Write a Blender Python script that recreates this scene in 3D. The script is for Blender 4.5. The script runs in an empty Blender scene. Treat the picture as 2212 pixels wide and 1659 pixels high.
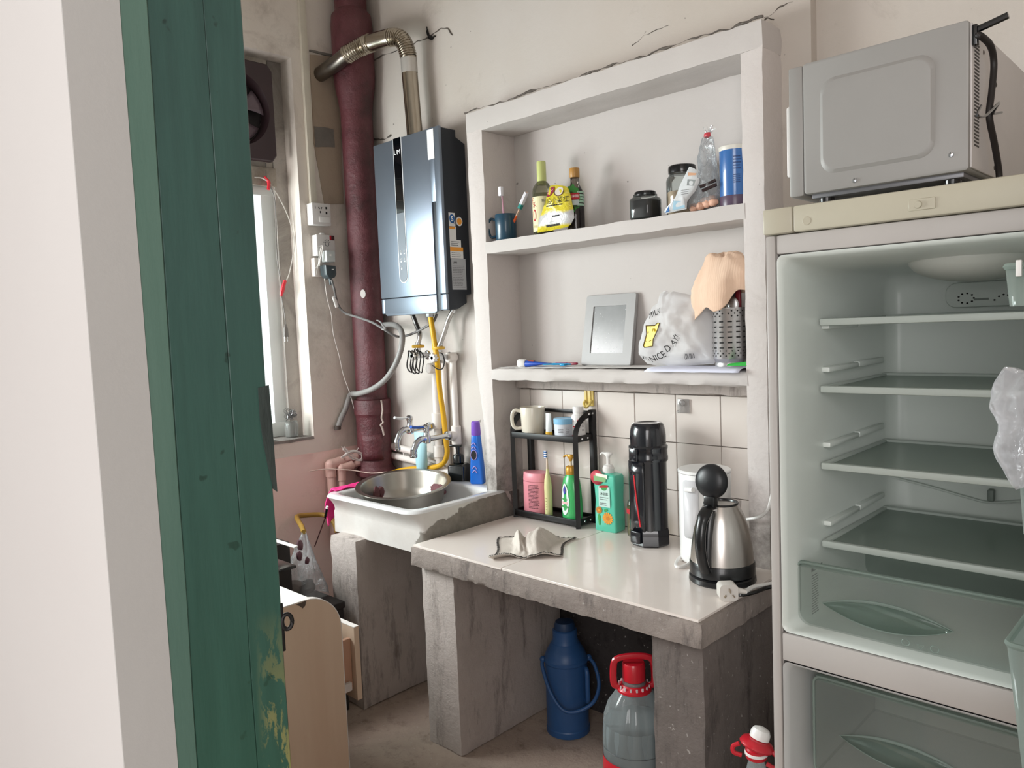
import bpy, bmesh, math, random
from mathutils import Vector, Matrix, noise
PI=math.pi
random.seed(7)
SC=bpy.context.scene
COL=SC.collection
# ---------------------------------------------------------------- camera, sky, daylight, exposure
cd=bpy.data.cameras.new('camera'); cam=bpy.data.objects.new('camera',cd); COL.objects.link(cam)
SC.camera=cam
cd.sensor_fit='HORIZONTAL'; cd.sensor_width=36.0; cd.lens=36.0*1665/2212; cd.clip_start=0.01
yaw,pit,rol=math.radians(44.05),math.radians(-4.3),math.radians(-2.36)
fw=Vector((-math.sin(yaw)*math.cos(pit),math.cos(yaw)*math.cos(pit),math.sin(pit)))
rt=Vector((math.cos(yaw),math.sin(yaw),0)); up=rt.cross(fw)
r2=rt*math.cos(rol)+up*math.sin(rol); u2=up*math.cos(rol)-rt*math.sin(rol)
M=Matrix((r2,u2,-fw)).transposed().to_4x4(); M.translation=(0,0,1.35); cam.matrix_world=M
W=bpy.data.worlds.new('overcast_sky'); SC.world=W; W.use_nodes=True
bg=W.node_tree.nodes['Background']; bg.inputs[0].default_value=(1.0,0.98,0.97,1); bg.inputs[1].default_value=1.0
def area(name,loc,aim,sx,sy,power,col=(1,1,1),portal=False):
    l=bpy.data.lights.new(name,'AREA'); l.shape='RECTANGLE'; l.size=sx; l.size_y=sy; l.energy=power; l.color=col
    o=bpy.data.objects.new(name,l); COL.objects.link(o); o.location=loc
    o.rotation_euler=(Vector(aim)-Vector(loc)).to_track_quat('-Z','Y').to_euler()
    if portal: l.cycles.is_portal=True
    return o
area('window_daylight',(-3.03,.60,1.40),(-1.6,1.5,.75),.92,.96,56,(1.0,0.985,0.99))
area('corridor_daylight',(0.85,-1.0,1.6),(-1.2,1.6,1.0),1.7,1.8,42,(1.0,0.975,0.97))
SC.view_settings.view_transform='Standard'; SC.view_settings.look='None'
SC.view_settings.gamma=1.0; SC.view_settings.use_curve_mapping=False
SC.view_settings.exposure=0.45
# ---------------------------------------------------------------- materials
def lin(h):
    h=h.lstrip('#'); c=[int(h[i:i+2],16)/255 for i in (0,2,4)]
    return tuple((x/12.92 if x<=.04045 else ((x+.055)/1.055)**2.4) for x in c)+(1,)
MC={}
class NT:
    def __init__(s,name):
        s.m=bpy.data.materials.new(name); s.m.use_nodes=True; s.t=s.m.node_tree; s.b=s.t.nodes['Principled BSDF']; s.out=s.t.nodes['Material Output']
    def n(s,ty,**k):
        x=s.t.nodes.new(ty)
        for a,v in k.items(): setattr(x,a,v)
        return x
    def l(s,a,b): s.t.links.new(a,b)
    def coord(s,scale=(1,1,1)):
        tc=s.n('ShaderNodeTexCoord'); mp=s.n('ShaderNodeMapping'); mp.inputs['Scale'].default_value=scale
        s.l(tc.outputs['Object'],mp.inputs['Vector']); return mp.outputs['Vector']
    def noise(s,v,scale,detail=4,rough=.6,dist=0):
        x=s.n('ShaderNodeTexNoise'); x.inputs['Scale'].default_value=scale; x.inputs['Detail'].default_value=detail
        x.inputs['Roughness'].default_value=rough; x.inputs['Distortion'].default_value=dist
        s.l(v,x.inputs['Vector']); return x.outputs['Fac']
    def ramp(s,f,stops):
        r=s.n('ShaderNodeValToRGB'); e=r.color_ramp.elements
        while len(e)<len(stops): e.new(.5)
        for i,(p,c) in enumerate(stops):
            e[i].position=p; e[i].color=lin(c) if isinstance(c,str) else (c,c,c,1)
        s.l(f,r.inputs['Fac']); return r.outputs['Color']
    def mix(s,f,a,b,mode='MIX'):
        x=s.n('ShaderNodeMix',data_type='RGBA',blend_type=mode)
        if isinstance(f,(int,float)): x.inputs[0].default_value=f
        else: s.l(f,x.inputs[0])
        for i,c in ((6,a),(7,b)):
            if isinstance(c,str): x.inputs[i].default_value=lin(c)
            else: s.l(c,x.inputs[i])
        return x.outputs[2]
    def bump(s,h,strength,dist=.01):
        b=s.n('ShaderNodeBump'); b.inputs['Strength'].default_value=strength; b.inputs['Distance'].default_value=dist
        s.l(h,b.inputs['Height']); s.l(b.outputs['Normal'],s.b.inputs['Normal'])
def mat(name,col,rough=.5,metal=0,var=.06,scale=9,bump=0,bscale=120,col2=None,coat=0,stretch=(1,1,1),emit=0,spec=.5):
    if name in MC: return MC[name]
    N=NT(name); b=N.b
    b.inputs['Roughness'].default_value=rough; b.inputs['Metallic'].default_value=metal
    b.inputs['Coat Weight'].default_value=coat; b.inputs['Specular IOR Level'].default_value=spec
    v=N.coord(stretch); f=N.noise(v,scale)
    if col2: c=N.ramp(f,[(.38,col),(.62,col2)])
    else:
        l=lin(col); r=N.n('ShaderNodeValToRGB'); e=r.color_ramp.elements
        e[0].position=.3; e[1].position=.7
        e[0].color=tuple(x*(1-var) for x in l[:3])+(1,); e[1].color=tuple(min(1,x*(1+var)) for x in l[:3])+(1,)
        N.l(f,r.inputs['Fac']); c=r.outputs['Color']
    N.l(c,b.inputs['Base Color'])
    if bump: N.bump(N.noise(v,bscale),bump,.004)
    if emit: b.inputs['Emission Color'].default_value=lin(col); b.inputs['Emission Strength'].default_value=emit
    MC[name]=N.m; return N.m
def plaster(name,base,tint,dirt,d0=.62,d1=.8,bump=.15,rough=.85,low=None,lowz=(0,1),spots=True):
    if name in MC: return MC[name]
    N=NT(name); v=N.coord()
    c=N.ramp(N.noise(v,1.7,3,.5),[(.35,base),(.65,tint)])
    g=N.ramp(N.noise(v,3.3,8,.72,.6),[(d0,0.0),(d1,.75)])
    c=N.mix(g,c,dirt)
    if spots:
        w=N.ramp(N.noise(v,38,2,.5),[(.765,0.0),(.79,.6)]); c=N.mix(w,c,'#4a423c')
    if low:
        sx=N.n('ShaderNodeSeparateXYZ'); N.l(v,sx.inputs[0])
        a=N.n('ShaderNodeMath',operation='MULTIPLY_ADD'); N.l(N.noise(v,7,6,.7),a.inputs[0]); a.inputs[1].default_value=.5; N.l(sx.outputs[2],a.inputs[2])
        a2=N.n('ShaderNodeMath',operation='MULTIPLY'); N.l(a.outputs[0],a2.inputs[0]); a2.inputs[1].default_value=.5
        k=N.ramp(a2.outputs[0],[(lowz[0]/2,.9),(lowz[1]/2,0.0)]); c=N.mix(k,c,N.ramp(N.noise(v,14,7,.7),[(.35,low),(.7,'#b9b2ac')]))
    N.l(c,N.b.inputs['Base Color']); N.b.inputs['Roughness'].default_value=rough; N.b.inputs['Specular IOR Level'].default_value=.25
    N.bump(N.noise(v,45,6,.65),bump,.01); MC[name]=N.m; return N.m
def concrete(name,a,b,dark,streak=True,bump=.4,wet=.55):
    if name in MC: return MC[name]
    N=NT(name); v=N.coord(); vs=N.coord((1,1,.22))
    c=N.ramp(N.noise(v,6,8,.7,.3),[(.3,a),(.7,b)])
    g=N.ramp(N.noise(vs if streak else v,16,7,.75),[(.52,0.0),(.72,.85)]); c=N.mix(g,c,dark)
    w=N.ramp(N.noise(v,75,3,.6),[(.66,0.0),(.72,.5)]); c=N.mix(w,c,'#c9c4be')
    N.l(c,N.b.inputs['Base Color']); N.b.inputs['Roughness'].default_value=.85; N.b.inputs['Specular IOR Level'].default_value=.25
    N.bump(N.noise(v,60,8,.7),bump,.012); MC[name]=N.m; return N.m
def clear(name,tint='#ffffff',gloss=.6,rough=.03,body=0,bodycol='#ffffff',noise_h=0):
    """thin clear plastic or glass wall: transmits, reflects by its angle, with a little milky body"""
    if name in MC: return MC[name]
    N=NT(name); N.t.nodes.remove(N.b)
    tr=N.n('ShaderNodeBsdfTransparent'); tr.inputs[0].default_value=lin(tint)
    gl=N.n('ShaderNodeBsdfGlossy'); gl.inputs['Roughness'].default_value=rough
    lw=N.n('ShaderNodeLayerWeight'); lw.inputs['Blend'].default_value=.35
    mu=N.n('ShaderNodeMath',operation='MULTIPLY'); N.l(lw.outputs['Fresnel'],mu.inputs[0]); mu.inputs[1].default_value=gloss
    m1=N.n('ShaderNodeMixShader'); N.l(mu.outputs[0],m1.inputs[0]); N.l(tr.outputs[0],m1.inputs[1]); N.l(gl.outputs[0],m1.inputs[2])
    df=N.n('ShaderNodeBsdfDiffuse'); df.inputs[0].default_value=lin(bodycol)
    tl=N.n('ShaderNodeBsdfTranslucent'); tl.inputs[0].default_value=lin(bodycol)
    ms=N.n('ShaderNodeMixShader'); ms.inputs[0].default_value=.45; N.l(df.outputs[0],ms.inputs[1]); N.l(tl.outputs[0],ms.inputs[2])
    m2=N.n('ShaderNodeMixShader'); m2.inputs[0].default_value=body; N.l(m1.outputs[0],m2.inputs[1]); N.l(ms.outputs[0],m2.inputs[2])
    if noise_h:
        v=N.coord(); bp=N.n('ShaderNodeBump'); bp.inputs['Strength'].default_value=noise_h; bp.inputs['Distance'].default_value=.02
        N.l(N.noise(v,28,4,.6,.8),bp.inputs['Height']); N.l(bp.outputs[0],gl.inputs['Normal']); N.l(bp.outputs[0],lw.inputs['Normal'])
    N.l(m2.outputs[0],N.out.inputs['Surface']); MC[name]=N.m; return N.m
# ---------------------------------------------------------------- mesh building
def V(*a): return Vector(a if len(a)>1 else a[0])
def cat(pts,n=6):
    """smooth curve through the points"""
    p=[Vector(q) for q in pts]
    if len(p)<3: return p
    p=[p[0]*2-p[1]]+p+[p[-1]*2-p[-2]]; out=[]
    for i in range(1,len(p)-2):
        for k in range(n):
            t=k/n; a,b,c,d=p[i-1:i+3]
            out.append(.5*((2*b)+(c-a)*t+(2*a-5*b+4*c-d)*t*t+(3*b-a-3*c+d)*t**3))
    out.append(p[-2]); return out
def rrect(x0,x1,y0,y1,r,n=5):
    o=[]
    for cx,cy,a in ((x1-r,y1-r,0),(x0+r,y1-r,90),(x0+r,y0+r,180),(x1-r,y0+r,270)):
        for k in range(n+1):
            t=math.radians(a+90*k/n); o.append((cx+r*math.cos(t),cy+r*math.sin(t)))
    return o
def nz(p,s=1.0,seed=0): return noise.noise(Vector(p)*s+Vector((seed*7.3,seed*3.1,seed*5.7)))
class G:
    def __init__(s): s.b=bmesh.new()
    def box(s,a,b,bev=0,seg=2,mx=None):
        t=bmesh.new(); bmesh.ops.create_cube(t,size=1)
        for v in t.verts: v.co=Vector([(a[i]+b[i])/2+v.co[i]*(b[i]-a[i]) for i in range(3)])
        if bev: bmesh.ops.bevel(t,geom=t.edges[:],offset=bev,segments=seg,profile=.5,affect='EDGES',clamp_overlap=True)
        if mx: bmesh.ops.transform(t,matrix=mx,verts=t.verts)
        me=bpy.data.meshes.new('tmp'); t.to_mesh(me); t.free(); s.b.from_mesh(me); bpy.data.meshes.remove(me); return s
    def rough(s,a,b,step=.03,amp=.004,fr=25,seed=0):
        """box whose faces and edges are uneven like cast concrete"""
        t=bmesh.new(); n=[max(1,int(round((b[i]-a[i])/step))) for i in range(3)]
        def grid(o,u,w,nu,nw):
            vs=[[t.verts.new(o+u*(i/nu)+w*(j/nw)) for j in range(nw+1)] for i in range(nu+1)]
            for i in range(nu):
                for j in range(nw): t.faces.new((vs[i][j],vs[i+1][j],vs[i+1][j+1],vs[i][j+1]))
        A=Vector(a);dx=Vector((b[0]-a[0],0,0));dy=Vector((0,b[1]-a[1],0));dz=Vector((0,0,b[2]-a[2]))
        grid(A,dy,dx,n[1],n[0]);grid(A+dz,dx,dy,n[0],n[1]);grid(A,dx,dz,n[0],n[2]);grid(A+dy,dz,dx,n[2],n[0]);grid(A,dz,dy,n[2],n[1]);grid(A+dx,dy,dz,n[1],n[2])
        bmesh.ops.remove_doubles(t,verts=t.verts,dist=1e-5)
        c=(Vector(a)+Vector(b))/2
        for v in t.verts:
            d=Vector([nz(v.co,fr,seed+k)*amp+nz(v.co,fr*3,seed+k+5)*amp*.5 for k in range(3)])
            on=[abs(v.co[i]-a[i])<1e-6 or abs(v.co[i]-b[i])<1e-6 for i in range(3)]
            if sum(on)>=2:
                for i in range(3):
                    if on[i]: d[i]-= (1 if v.co[i]>c[i] else -1)*amp*(.8+1.2*abs(nz(v.co,fr*1.7,seed+9)))
            v.co+=d
        me=bpy.data.meshes.new('tmp'); t.to_mesh(me); t.free(); s.b.from_mesh(me); bpy.data.meshes.remove(me); return s
    def loft(s,loops,closed=True,cap0=True,cap1=True):
        vs=[[s.b.verts.new(p) for p in L] for L in loops]; n=len(loops[0])
        for i in range(len(vs)-1):
            for j in range(n if closed else n-1):
                k=(j+1)%n; s.b.faces.new((vs[i][j],vs[i][k],vs[i+1][k],vs[i+1][j]))
        if closed and cap0: s.b.faces.new(vs[0][::-1])
        if closed and cap1: s.b.faces.new(vs[-1])
        return s
    def lathe(s,prof,c=(0,0,0),seg=28,sx=1,sy=1,mx=None,a0=0,a1=2*PI,ribs=None,sq=0):
        full=abs(a1-a0-2*PI)<1e-6; n=seg if full else seg+1; L=[]
        for r,z in prof:
            lp=[]
            for k in range(n):
                a=a0+(a1-a0)*k/seg; rr=r*(1+(ribs(a,z) if ribs else 0)); ca,sa=math.cos(a),math.sin(a)
                if sq: q=(abs(ca)**sq+abs(sa)**sq)**(-1/sq); rr*=q
                p=Vector((rr*ca*sx,rr*sa*sy,z))
                if mx: p=mx@p
                lp.append(p+Vector(c))
            L.append(lp)
        return s.loft(L,closed=full,cap0=prof[0][0]>1e-5 and full,cap1=prof[-1][0]>1e-5 and full)
    def tube(s,pts,r,seg=8,ribs=None,closed=False,caps=True,flat=1.0):
        p=[Vector(q) for q in pts]; n=len(p)
        if closed: tan=[(p[(i+1)%n]-p[i-1]).normalized() for i in range(n)]
        else: tan=[(p[min(i+1,n-1)]-p[max(i-1,0)]).normalized() for i in range(n)]
        ref=Vector((0,0,1)) if abs(tan[0].z)<.9 else Vector((1,0,0)); L=[]
        x=tan[0].cross(ref).normalized()
        for i in range(n):
            x=(x-tan[i]*x.dot(tan[i])).normalized(); y=tan[i].cross(x)
            rr=(r[i] if isinstance(r,(list,tuple)) else r)*(1+(ribs(i) if ribs else 0))
            L.append([p[i]+x*rr*math.cos(2*PI*k/seg)+y*rr*flat*math.sin(2*PI*k/seg) for k in range(seg)])
        if closed: L.append(L[0]); return s.loft(L,True,False,False)
        return s.loft(L,True,caps,caps)
    def prism(s,poly,d0,d1,ax='Y',bev=0,mx=None):
        t=bmesh.new()
        def pt(u,w,d): return Vector((u,d,w)) if ax=='Y' else (Vector((d,u,w)) if ax=='X' else Vector((u,w,d)))
        v0=[t.verts.new(pt(u,w,d0)) for u,w in poly]; v1=[t.verts.new(pt(u,w,d1)) for u,w in poly]
        f0=t.faces.new(v0); f1=t.faces.new(v1[::-1]); n=len(poly)
        for i in range(n): t.faces.new((v0[i],v1[i],v1[(i+1)%n],v0[(i+1)%n]))
        bmesh.ops.recalc_face_normals(t,faces=t.faces)
        if bev: bmesh.ops.bevel(t,geom=list(set(f0.edges[:]+f1.edges[:])) if f0.is_valid else t.edges[:],offset=bev,segments=2,profile=.5,affect='EDGES',clamp_overlap=True)
        if mx: bmesh.ops.transform(t,matrix=mx,verts=t.verts)
        me=bpy.data.meshes.new('tmp'); t.to_mesh(me); t.free(); s.b.from_mesh(me); bpy.data.meshes.remove(me); return s
    def grid(s,fn,nu,nv,wrap=False):
        vs=[[s.b.verts.new(fn(i/nu,j/nv)) for j in range(nv+1)] for i in range(nu if wrap else nu+1)]
        for i in range(nu):
            for j in range(nv):
                k=(i+1)%nu if wrap else i+1
                s.b.faces.new((vs[i][j],vs[k][j],vs[k][j+1],vs[i][j+1]))
        return s
    def ball(s,c,r,seg=16,rings=10,sc=(1,1,1),amp=0,fr=10,seed=0):
        def fn(u,v):
            a=2*PI*u; t=PI*(.002+.996*v); d=Vector((math.sin(t)*math.cos(a),math.sin(t)*math.sin(a),math.cos(t)))
            k=r*(1+amp*nz(d,fr,seed)); return Vector(c)+Vector((d.x*sc[0],d.y*sc[1],d.z*sc[2]))*k
        return s.grid(fn,seg,rings,True)
    def build(s,name,m,parent=None,ang=38,solid=0,sub=0,recalc=True):
        if recalc: bmesh.ops.recalc_face_normals(s.b,faces=s.b.faces)
        me=bpy.data.meshes.new(name); s.b.to_mesh(me); s.b.free()
        for p in me.polygons: p.use_smooth=True
        try: me.set_sharp_from_angle(angle=math.radians(ang))
        except Exception: pass
        if m: me.materials.append(m)
        o=bpy.data.objects.new(name,me); COL.objects.link(o)
        if solid:
            md=o.modifiers.new('thickness','SOLIDIFY'); md.thickness=solid; md.offset=0
        if sub:
            md=o.modifiers.new('smooth','SUBSURF'); md.levels=sub; md.render_levels=sub
        if parent is not None:
            o.parent=parent
        return o
ORI={}
def thing(name,label,category,loc=(0,0,0),rz=0,group=None):
    o=bpy.data.objects.new(name,None); COL.objects.link(o); o.empty_display_size=.05
    o.location=loc; o.rotation_euler=(0,0,rz); o['label']=label; o['category']=category
    if group: o['group']=group
    return o
def tag(o,label,category,group=None):
    o['label']=label; o['category']=category
    if group: o['group']=group
    return o
def lab(o,l): o['label']=l; return o
def struct(o): o['kind']='structure'; return o
def stuff(o): o['kind']='stuff'; return o
def off(t,pts):
    """world points in the local frame of a thing (no rotation)"""
    return [Vector(p)-Vector(t.location) for p in pts]
def text(s,size,m,place,parent,name='lettering',align='CENTER',sx=1.0,bold=0):
    cu=bpy.data.curves.new('lettering','FONT'); cu.body=s; cu.size=size; cu.align_x=align; cu.align_y='CENTER'; cu.resolution_u=3
    cu.offset=bold
    to=bpy.data.objects.new('lettering',cu); me=bpy.data.meshes.new_from_object(to)
    for v in me.vertices: v.co=Vector(place(v.co.x*sx,v.co.y))
    bpy.data.objects.remove(to); bpy.data.curves.remove(cu)
    me.materials.clear(); me.materials.append(m)
    o=bpy.data.objects.new(name,me); COL.objects.link(o); o.parent=parent; return o
def rows(g,place,x0,x1,z0,z1,n,h=.35,seed=1,ragged=.25,words=True):
    """rows of print too small to read"""
    rnd=random.Random(seed); st=(z1-z0)/n
    for i in range(n):
        z=z1-(i+.5)*st; x=x0; e=x1-(x1-x0)*ragged*rnd.random()
        while x<e:
            w=(x1-x0)*(.06+.14*rnd.random()) if words else (e-x)
            q=min(e,x+w)
            vs=[g.b.verts.new(place(*a)) for a in ((x,z-st*h/2),(q,z-st*h/2),(q,z+st*h/2),(x,z+st*h/2))]; g.b.faces.new(vs)
            x=q+(x1-x0)*.025
    return g
def patch(g,place,x0,x1,z0,z1,nu=8,nv=2):
    return g.grid(lambda u,v: Vector(place(x0+(x1-x0)*u,z0+(z1-z0)*v)),nu,nv)
def poly(g,place,pts):
    g.b.faces.new([g.b.verts.new(place(*p)) for p in pts]); return g
def disc(g,place,cx,cz,rx,rz,n=20):
    return poly(g,place,[(cx+rx*math.cos(2*PI*k/n),cz+rz*math.sin(2*PI*k/n)) for k in range(n)])
def cyl(r,a0,zc=0,eps=.0006,sx=1,sy=1):
    """wraps (u,v) round an upright cylinder; a0 is the facing angle"""
    def f(u,v):
        a=a0+u/r; return Vector(((r+eps)*math.cos(a)*sx,(r+eps)*math.sin(a)*sy,zc+v))
    return f
def pouch(g,out,y0,th,nr=9,seed=0,amp=.004,fr=22,back=True):
    """a slack filled bag: outline in (x,z) on plane y0, swelling towards -Y; returns surface function"""
    cx=sum(p[0] for p in out)/len(out); cz=sum(p[1] for p in out)/len(out)
    pts=[]
    for i in range(len(out)):
        a=out[i]; b=out[(i+1)%len(out)]
        for k in range(4): pts.append((a[0]+(b[0]-a[0])*k/4,a[1]+(b[1]-a[1])*k/4))
    n=len(pts)
    def dep(t,x,z): return th*max(0,1-t**2.4)**.6*(1+.25*nz((x,0,z),fr*.6,seed+3))+amp*nz((x,1,z),fr,seed)+amp*.6*nz((x,2,z),fr*2.4,seed+1)
    for sgn in ((-1,1) if back else (-1,)):
        c=g.b.verts.new((cx,y0+sgn*(dep(0,cx,cz) if sgn<0 else dep(0,cx,cz)*.35),cz)); prev=None
        for r in range(1,nr+1):
            t=r/nr; ring=[]
            for (x,z) in pts:
                X=cx+(x-cx)*t; Z=cz+(z-cz)*t; d=dep(t,X,Z)
                ring.append(g.b.verts.new((X,y0+sgn*(d if sgn<0 else d*.35),Z)))
            for j in range(n):
                k=(j+1)%n
                if prev: g.b.faces.new((prev[j],prev[k],ring[k],ring[j]))
                else: g.b.faces.new((c,ring[k],ring[j]))
            prev=ring
    bmesh.ops.remove_doubles(g.b,verts=g.b.verts,dist=1e-5)
    def surf(x,z):
        a=math.atan2(z-cz,x-cx); R=1e9
        for j in range(n):
            x1,z1=pts[j][0]-cx,pts[j][1]-cz; x2,z2=pts[(j+1)%n][0]-cx,pts[(j+1)%n][1]-cz
            dx,dz=math.cos(a),math.sin(a); den=dx*(z2-z1)-dz*(x2-x1)
            if abs(den)<1e-12: continue
            t=(x1*(z2-z1)-z1*(x2-x1))/den; u=(x1*dz-z1*dx)/den
            if t>0 and -1e-6<=u<=1+1e-6: R=min(R,t)
        rr=math.hypot(x-cx,z-cz); t=min(1,rr/R) if R<1e8 else 0
        return Vector((x,y0-dep(t,x,z)-.0016,z))
    return surf
# shared looks
WHT=mat('white_plastic','#e9e7e4',.35,var=.02); CREAM=mat('cream_plastic','#b3ad9b',.4,var=.03)
BLK=mat('black_plastic','#0c0d10',.22,var=.1,coat=.3); MBLK=mat('matt_black_paint','#0b0b0d',.45,var=.1)
CHR=mat('chrome','#c9cbce',.14,1,var=.03); STL=mat('brushed_steel','#b9b6b2',.32,1,var=.06,scale=30,stretch=(1,1,.05))
RED=mat('red_plastic','#c3122a',.35,var=.05); BLU=mat('blue_plastic','#1f5fae',.4,var=.05)
YEL=mat('yellow_hose_rubber','#d9a514',.45,var=.06); GRYH=mat('grey_hose_plastic','#8b8987',.5,var=.08)
INK=mat('black_ink','#1c1a1a',.7); RINK=mat('red_ink','#b5202c',.7); BINK=mat('blue_ink','#1d5d9c',.7); WINK=mat('white_ink','#f2f2f2',.6); GINK=mat('grey_ink','#6b6a6c',.7)
ORG=mat('orange_ink','#e3962f',.6); GRN=mat('green_ink','#3f9a4c',.6)
PVC=mat('white_pvc','#e4ddd8',.4,var=.05,scale=14)
GLS=clear('clear_glass','#f4f8f7',.9,.02,.04,'#dfe6e4')
BAG=clear('thin_clear_bag','#f1f3f4',.9,.18,.22,'#e8ebef',.9)
BAGW=clear('milky_bag','#f2f2f3',1.0,.16,.72,'#fbfafb',.9)
# ---------------------------------------------------------------- setting
WALL=plaster('aged_cream_plaster','#c3bab1','#c9c2bc','#8f867d',.6,.85,.12)
NICHE=plaster('white_niche_plaster','#c8c2bf','#c3bdb9','#9b938e',.66,.9,.1)
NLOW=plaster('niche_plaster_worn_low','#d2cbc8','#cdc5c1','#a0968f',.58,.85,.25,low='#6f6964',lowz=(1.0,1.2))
LWALL=plaster('left_wall_plaster','#e4dcd4','#dacfc5','#a5998e',.5,.78,.15)
PINK=plaster('pink_painted_plaster','#f3dbd3','#eed1c8','#cdb0a7',.55,.8,.2)
DOORW=plaster('smooth_white_plaster','#c9c7c5','#c6c3c1','#b4b1ae',.7,.95,.04,spots=False)
REV=plaster('shaded_white_plaster','#b0afad','#aaa9a7','#969593',.62,.9,.05,spots=False)  # door wall plaster again, greyed to paint in the reveal's shade
FLR=concrete('rough_concrete_floor','#a8968a','#bcaa9c','#837266',False,.3)
CON=concrete('grey_cement','#b5aba5','#c6bcb7','#655c57')
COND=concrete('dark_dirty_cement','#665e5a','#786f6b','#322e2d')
CONL=concrete('pale_cement','#8d8784','#a09a96','#5a5450')
GRIME=concrete('grime_line','#57504b','#7d756e','#2d2926',False)
def wbox(name,a,b,m,parent=None,bev=0):
    o=G().box(a,b,bev).build(name,m,parent)
    return struct(o) if parent is None else o
def wpart(name,g,m,parent,**k): return g.build(name,m,parent,**k)
YB=2.04; XL=-2.82; YN=1.93; YT=2.095
floor_=wbox('floor',(-3.0,-2.2,-.06),(1.2,2.3,0),FLR)
ceil_=wbox('ceiling',(-3.2,-2.2,2.85),(1.2,2.3,2.95),plaster('ceiling_plaster','#d5cfc6','#d2cbc4','#b0a89e'))
# back wall: heater part, above the niches, the strip right of them and a slightly set back part
wb=G()
wb.box((XL-.2,YB,0),(-2.04,YB+.2,2.85)); wb.box((-2.04,YB,2.09),(-.846,YB+.2,2.85)); wb.box((-.93,YB,0),(-.846,YB+.2,2.09)); wb.box((-.846,YB+.035,0),(1.1,YB+.2,2.85))
wall_back=struct(wb.build('wall_back',WALL))
# niche block that stands proud of the wall
def nstile(x0,x1,z0,z1,m):
    return G().rough((x0,YN,z0),(x1,YT+.01,z1),.028,.0022,14).build('niche_stile',m,wall_back,ang=60)
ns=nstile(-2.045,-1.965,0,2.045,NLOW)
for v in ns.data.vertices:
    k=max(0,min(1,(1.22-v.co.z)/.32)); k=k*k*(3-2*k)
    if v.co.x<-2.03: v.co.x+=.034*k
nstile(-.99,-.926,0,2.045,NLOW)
G().rough((-2.046,YN-.001,2.035),(-.925,YT+.01,2.11),.03,.003,11,2).build('niche_lintel',NICHE,wall_back,ang=60)
G().rough((-1.975,YN-.002,1.606),(-.98,YT+.01,1.652),.03,.0025,12,4).build('niche_shelf',NICHE,wall_back,ang=60)
G().rough((-1.975,YN-.004,1.158),(-.98,YT+.01,1.203),.022,.0042,16,6).build('niche_shelf',NICHE,wall_back,ang=60)
G().box((-1.98,YT,.62),(-.98,YT+.03,2.06)).build('niche_back',NICHE,wall_back)
G().box((-2.1,2.036,0.0),(-.91,2.06,.63)).build('shaded_back',concrete('shaded_wall','#3c3838','#4a4545','#1d1b1c',False,.3),wall_back)  # dark colour paints in the shade under the counter
G().rough((-1.968,2.045,1.118),(-.985,YT+.005,1.160),.03,.004,18,8).build('mortar_ledge',CON,wall_back,ang=60)
# ragged dirty seam along the top of the lintel and round the heater wall
def seam(pts,name,m,r,seed,parent=wall_back):
    c=cat(pts,9); rr=[r*max(.12,.55+1.3*nz(p,31,seed)) for p in c]
    c=[p+Vector((0,0,.006*nz(p,45,seed+2))) for p in c]
    return G().tube(c,rr,6,flat=.8).build(name,m,parent,ang=70)
seam([(-2.05+1.125*k/12,YN+.004,2.112+.003*math.sin(k*2.1)) for k in range(13)],'crack',GRIME,.0042,3)
seam([(-2.14,YB,2.135),(-2.10,YB-.004,2.137),(-2.06,YB-.03,2.13)],'crack',GRIME,.005,5)
seam([(-2.729,2.039,2.488),(-2.632,2.039,2.494),(-2.533,2.039,2.486),(-2.443,2.039,2.485)],'crack',GRIME,.0035,6)
seam([(-2.443,2.039,2.485),(-2.349,2.039,2.486),(-2.253,2.039,2.493),(-2.208,2.039,2.455)],'crack',GRIME,.003,8)
seam([(-2.748,2.039,2.174),(-2.661,2.039,2.157),(-2.613,2.039,2.163)],'crack',GRIME,.006,9)
seam([(-1.40,YB-.001,2.195),(-1.34,YB-.001,2.212),(-1.27,YB-.001,2.216)],'crack',GRIME,.0014,10)
seam([(-0.973,2.039,2.150),(-0.949,2.039,2.152),(-0.921,2.039,2.165),(-0.893,2.039,2.165)],'crack',GRIME,.0026,11)
seam([(-0.968,2.000,2.112),(-0.948,2.000,2.130),(-0.927,2.000,2.119)],'crack',GRIME,.003,12)
G().tube(cat([(-2.350,2.035,2.524),(-2.346,2.035,2.498),(-2.331,2.035,2.476),(-2.304,2.035,2.476)],5),[.002]*3+[.005]*5+[.007]*5+[.003]*3,6).build('hole',mat('hole_black','#15110e',.9),wall_back)
# wall tiles of the lower niche, each a separate piece
TILE=mat('glazed_wall_tile','#d9d0c9',.18,var=.03,scale=3,coat=.4)
xs=[-1.966,-1.913,-1.759,-1.605,-1.452,-1.298,-1.144,-.991]; zs=[.667,.812,.965,1.117]
TM={}
for i in range(7):
    for j in range(3):
        w=(round(xs[i+1]-xs[i],3),round(zs[j+1]-zs[j],3))
        if w not in TM:
            o=G().box((0,0,0),(w[0]-.0022,.012,w[1]-.0022),.0012,1).build('tile',TILE,wall_back); TM[w]=o.data
        else:
            o=bpy.data.objects.new('tile',TM[w]); COL.objects.link(o); o.parent=wall_back
        o.location=(xs[i]+.001,2.070+.0012*random.random(),zs[j]+.001); o.rotation_euler=(random.uniform(-.006,.006),0,random.uniform(-.008,.008))
G().box((-1.967,2.0795,.66),(-.985,2.098,1.14)).build('grout',concrete('dark_grout','#6d655f','#857c75','#3f3a36',False),wall_back)
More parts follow.
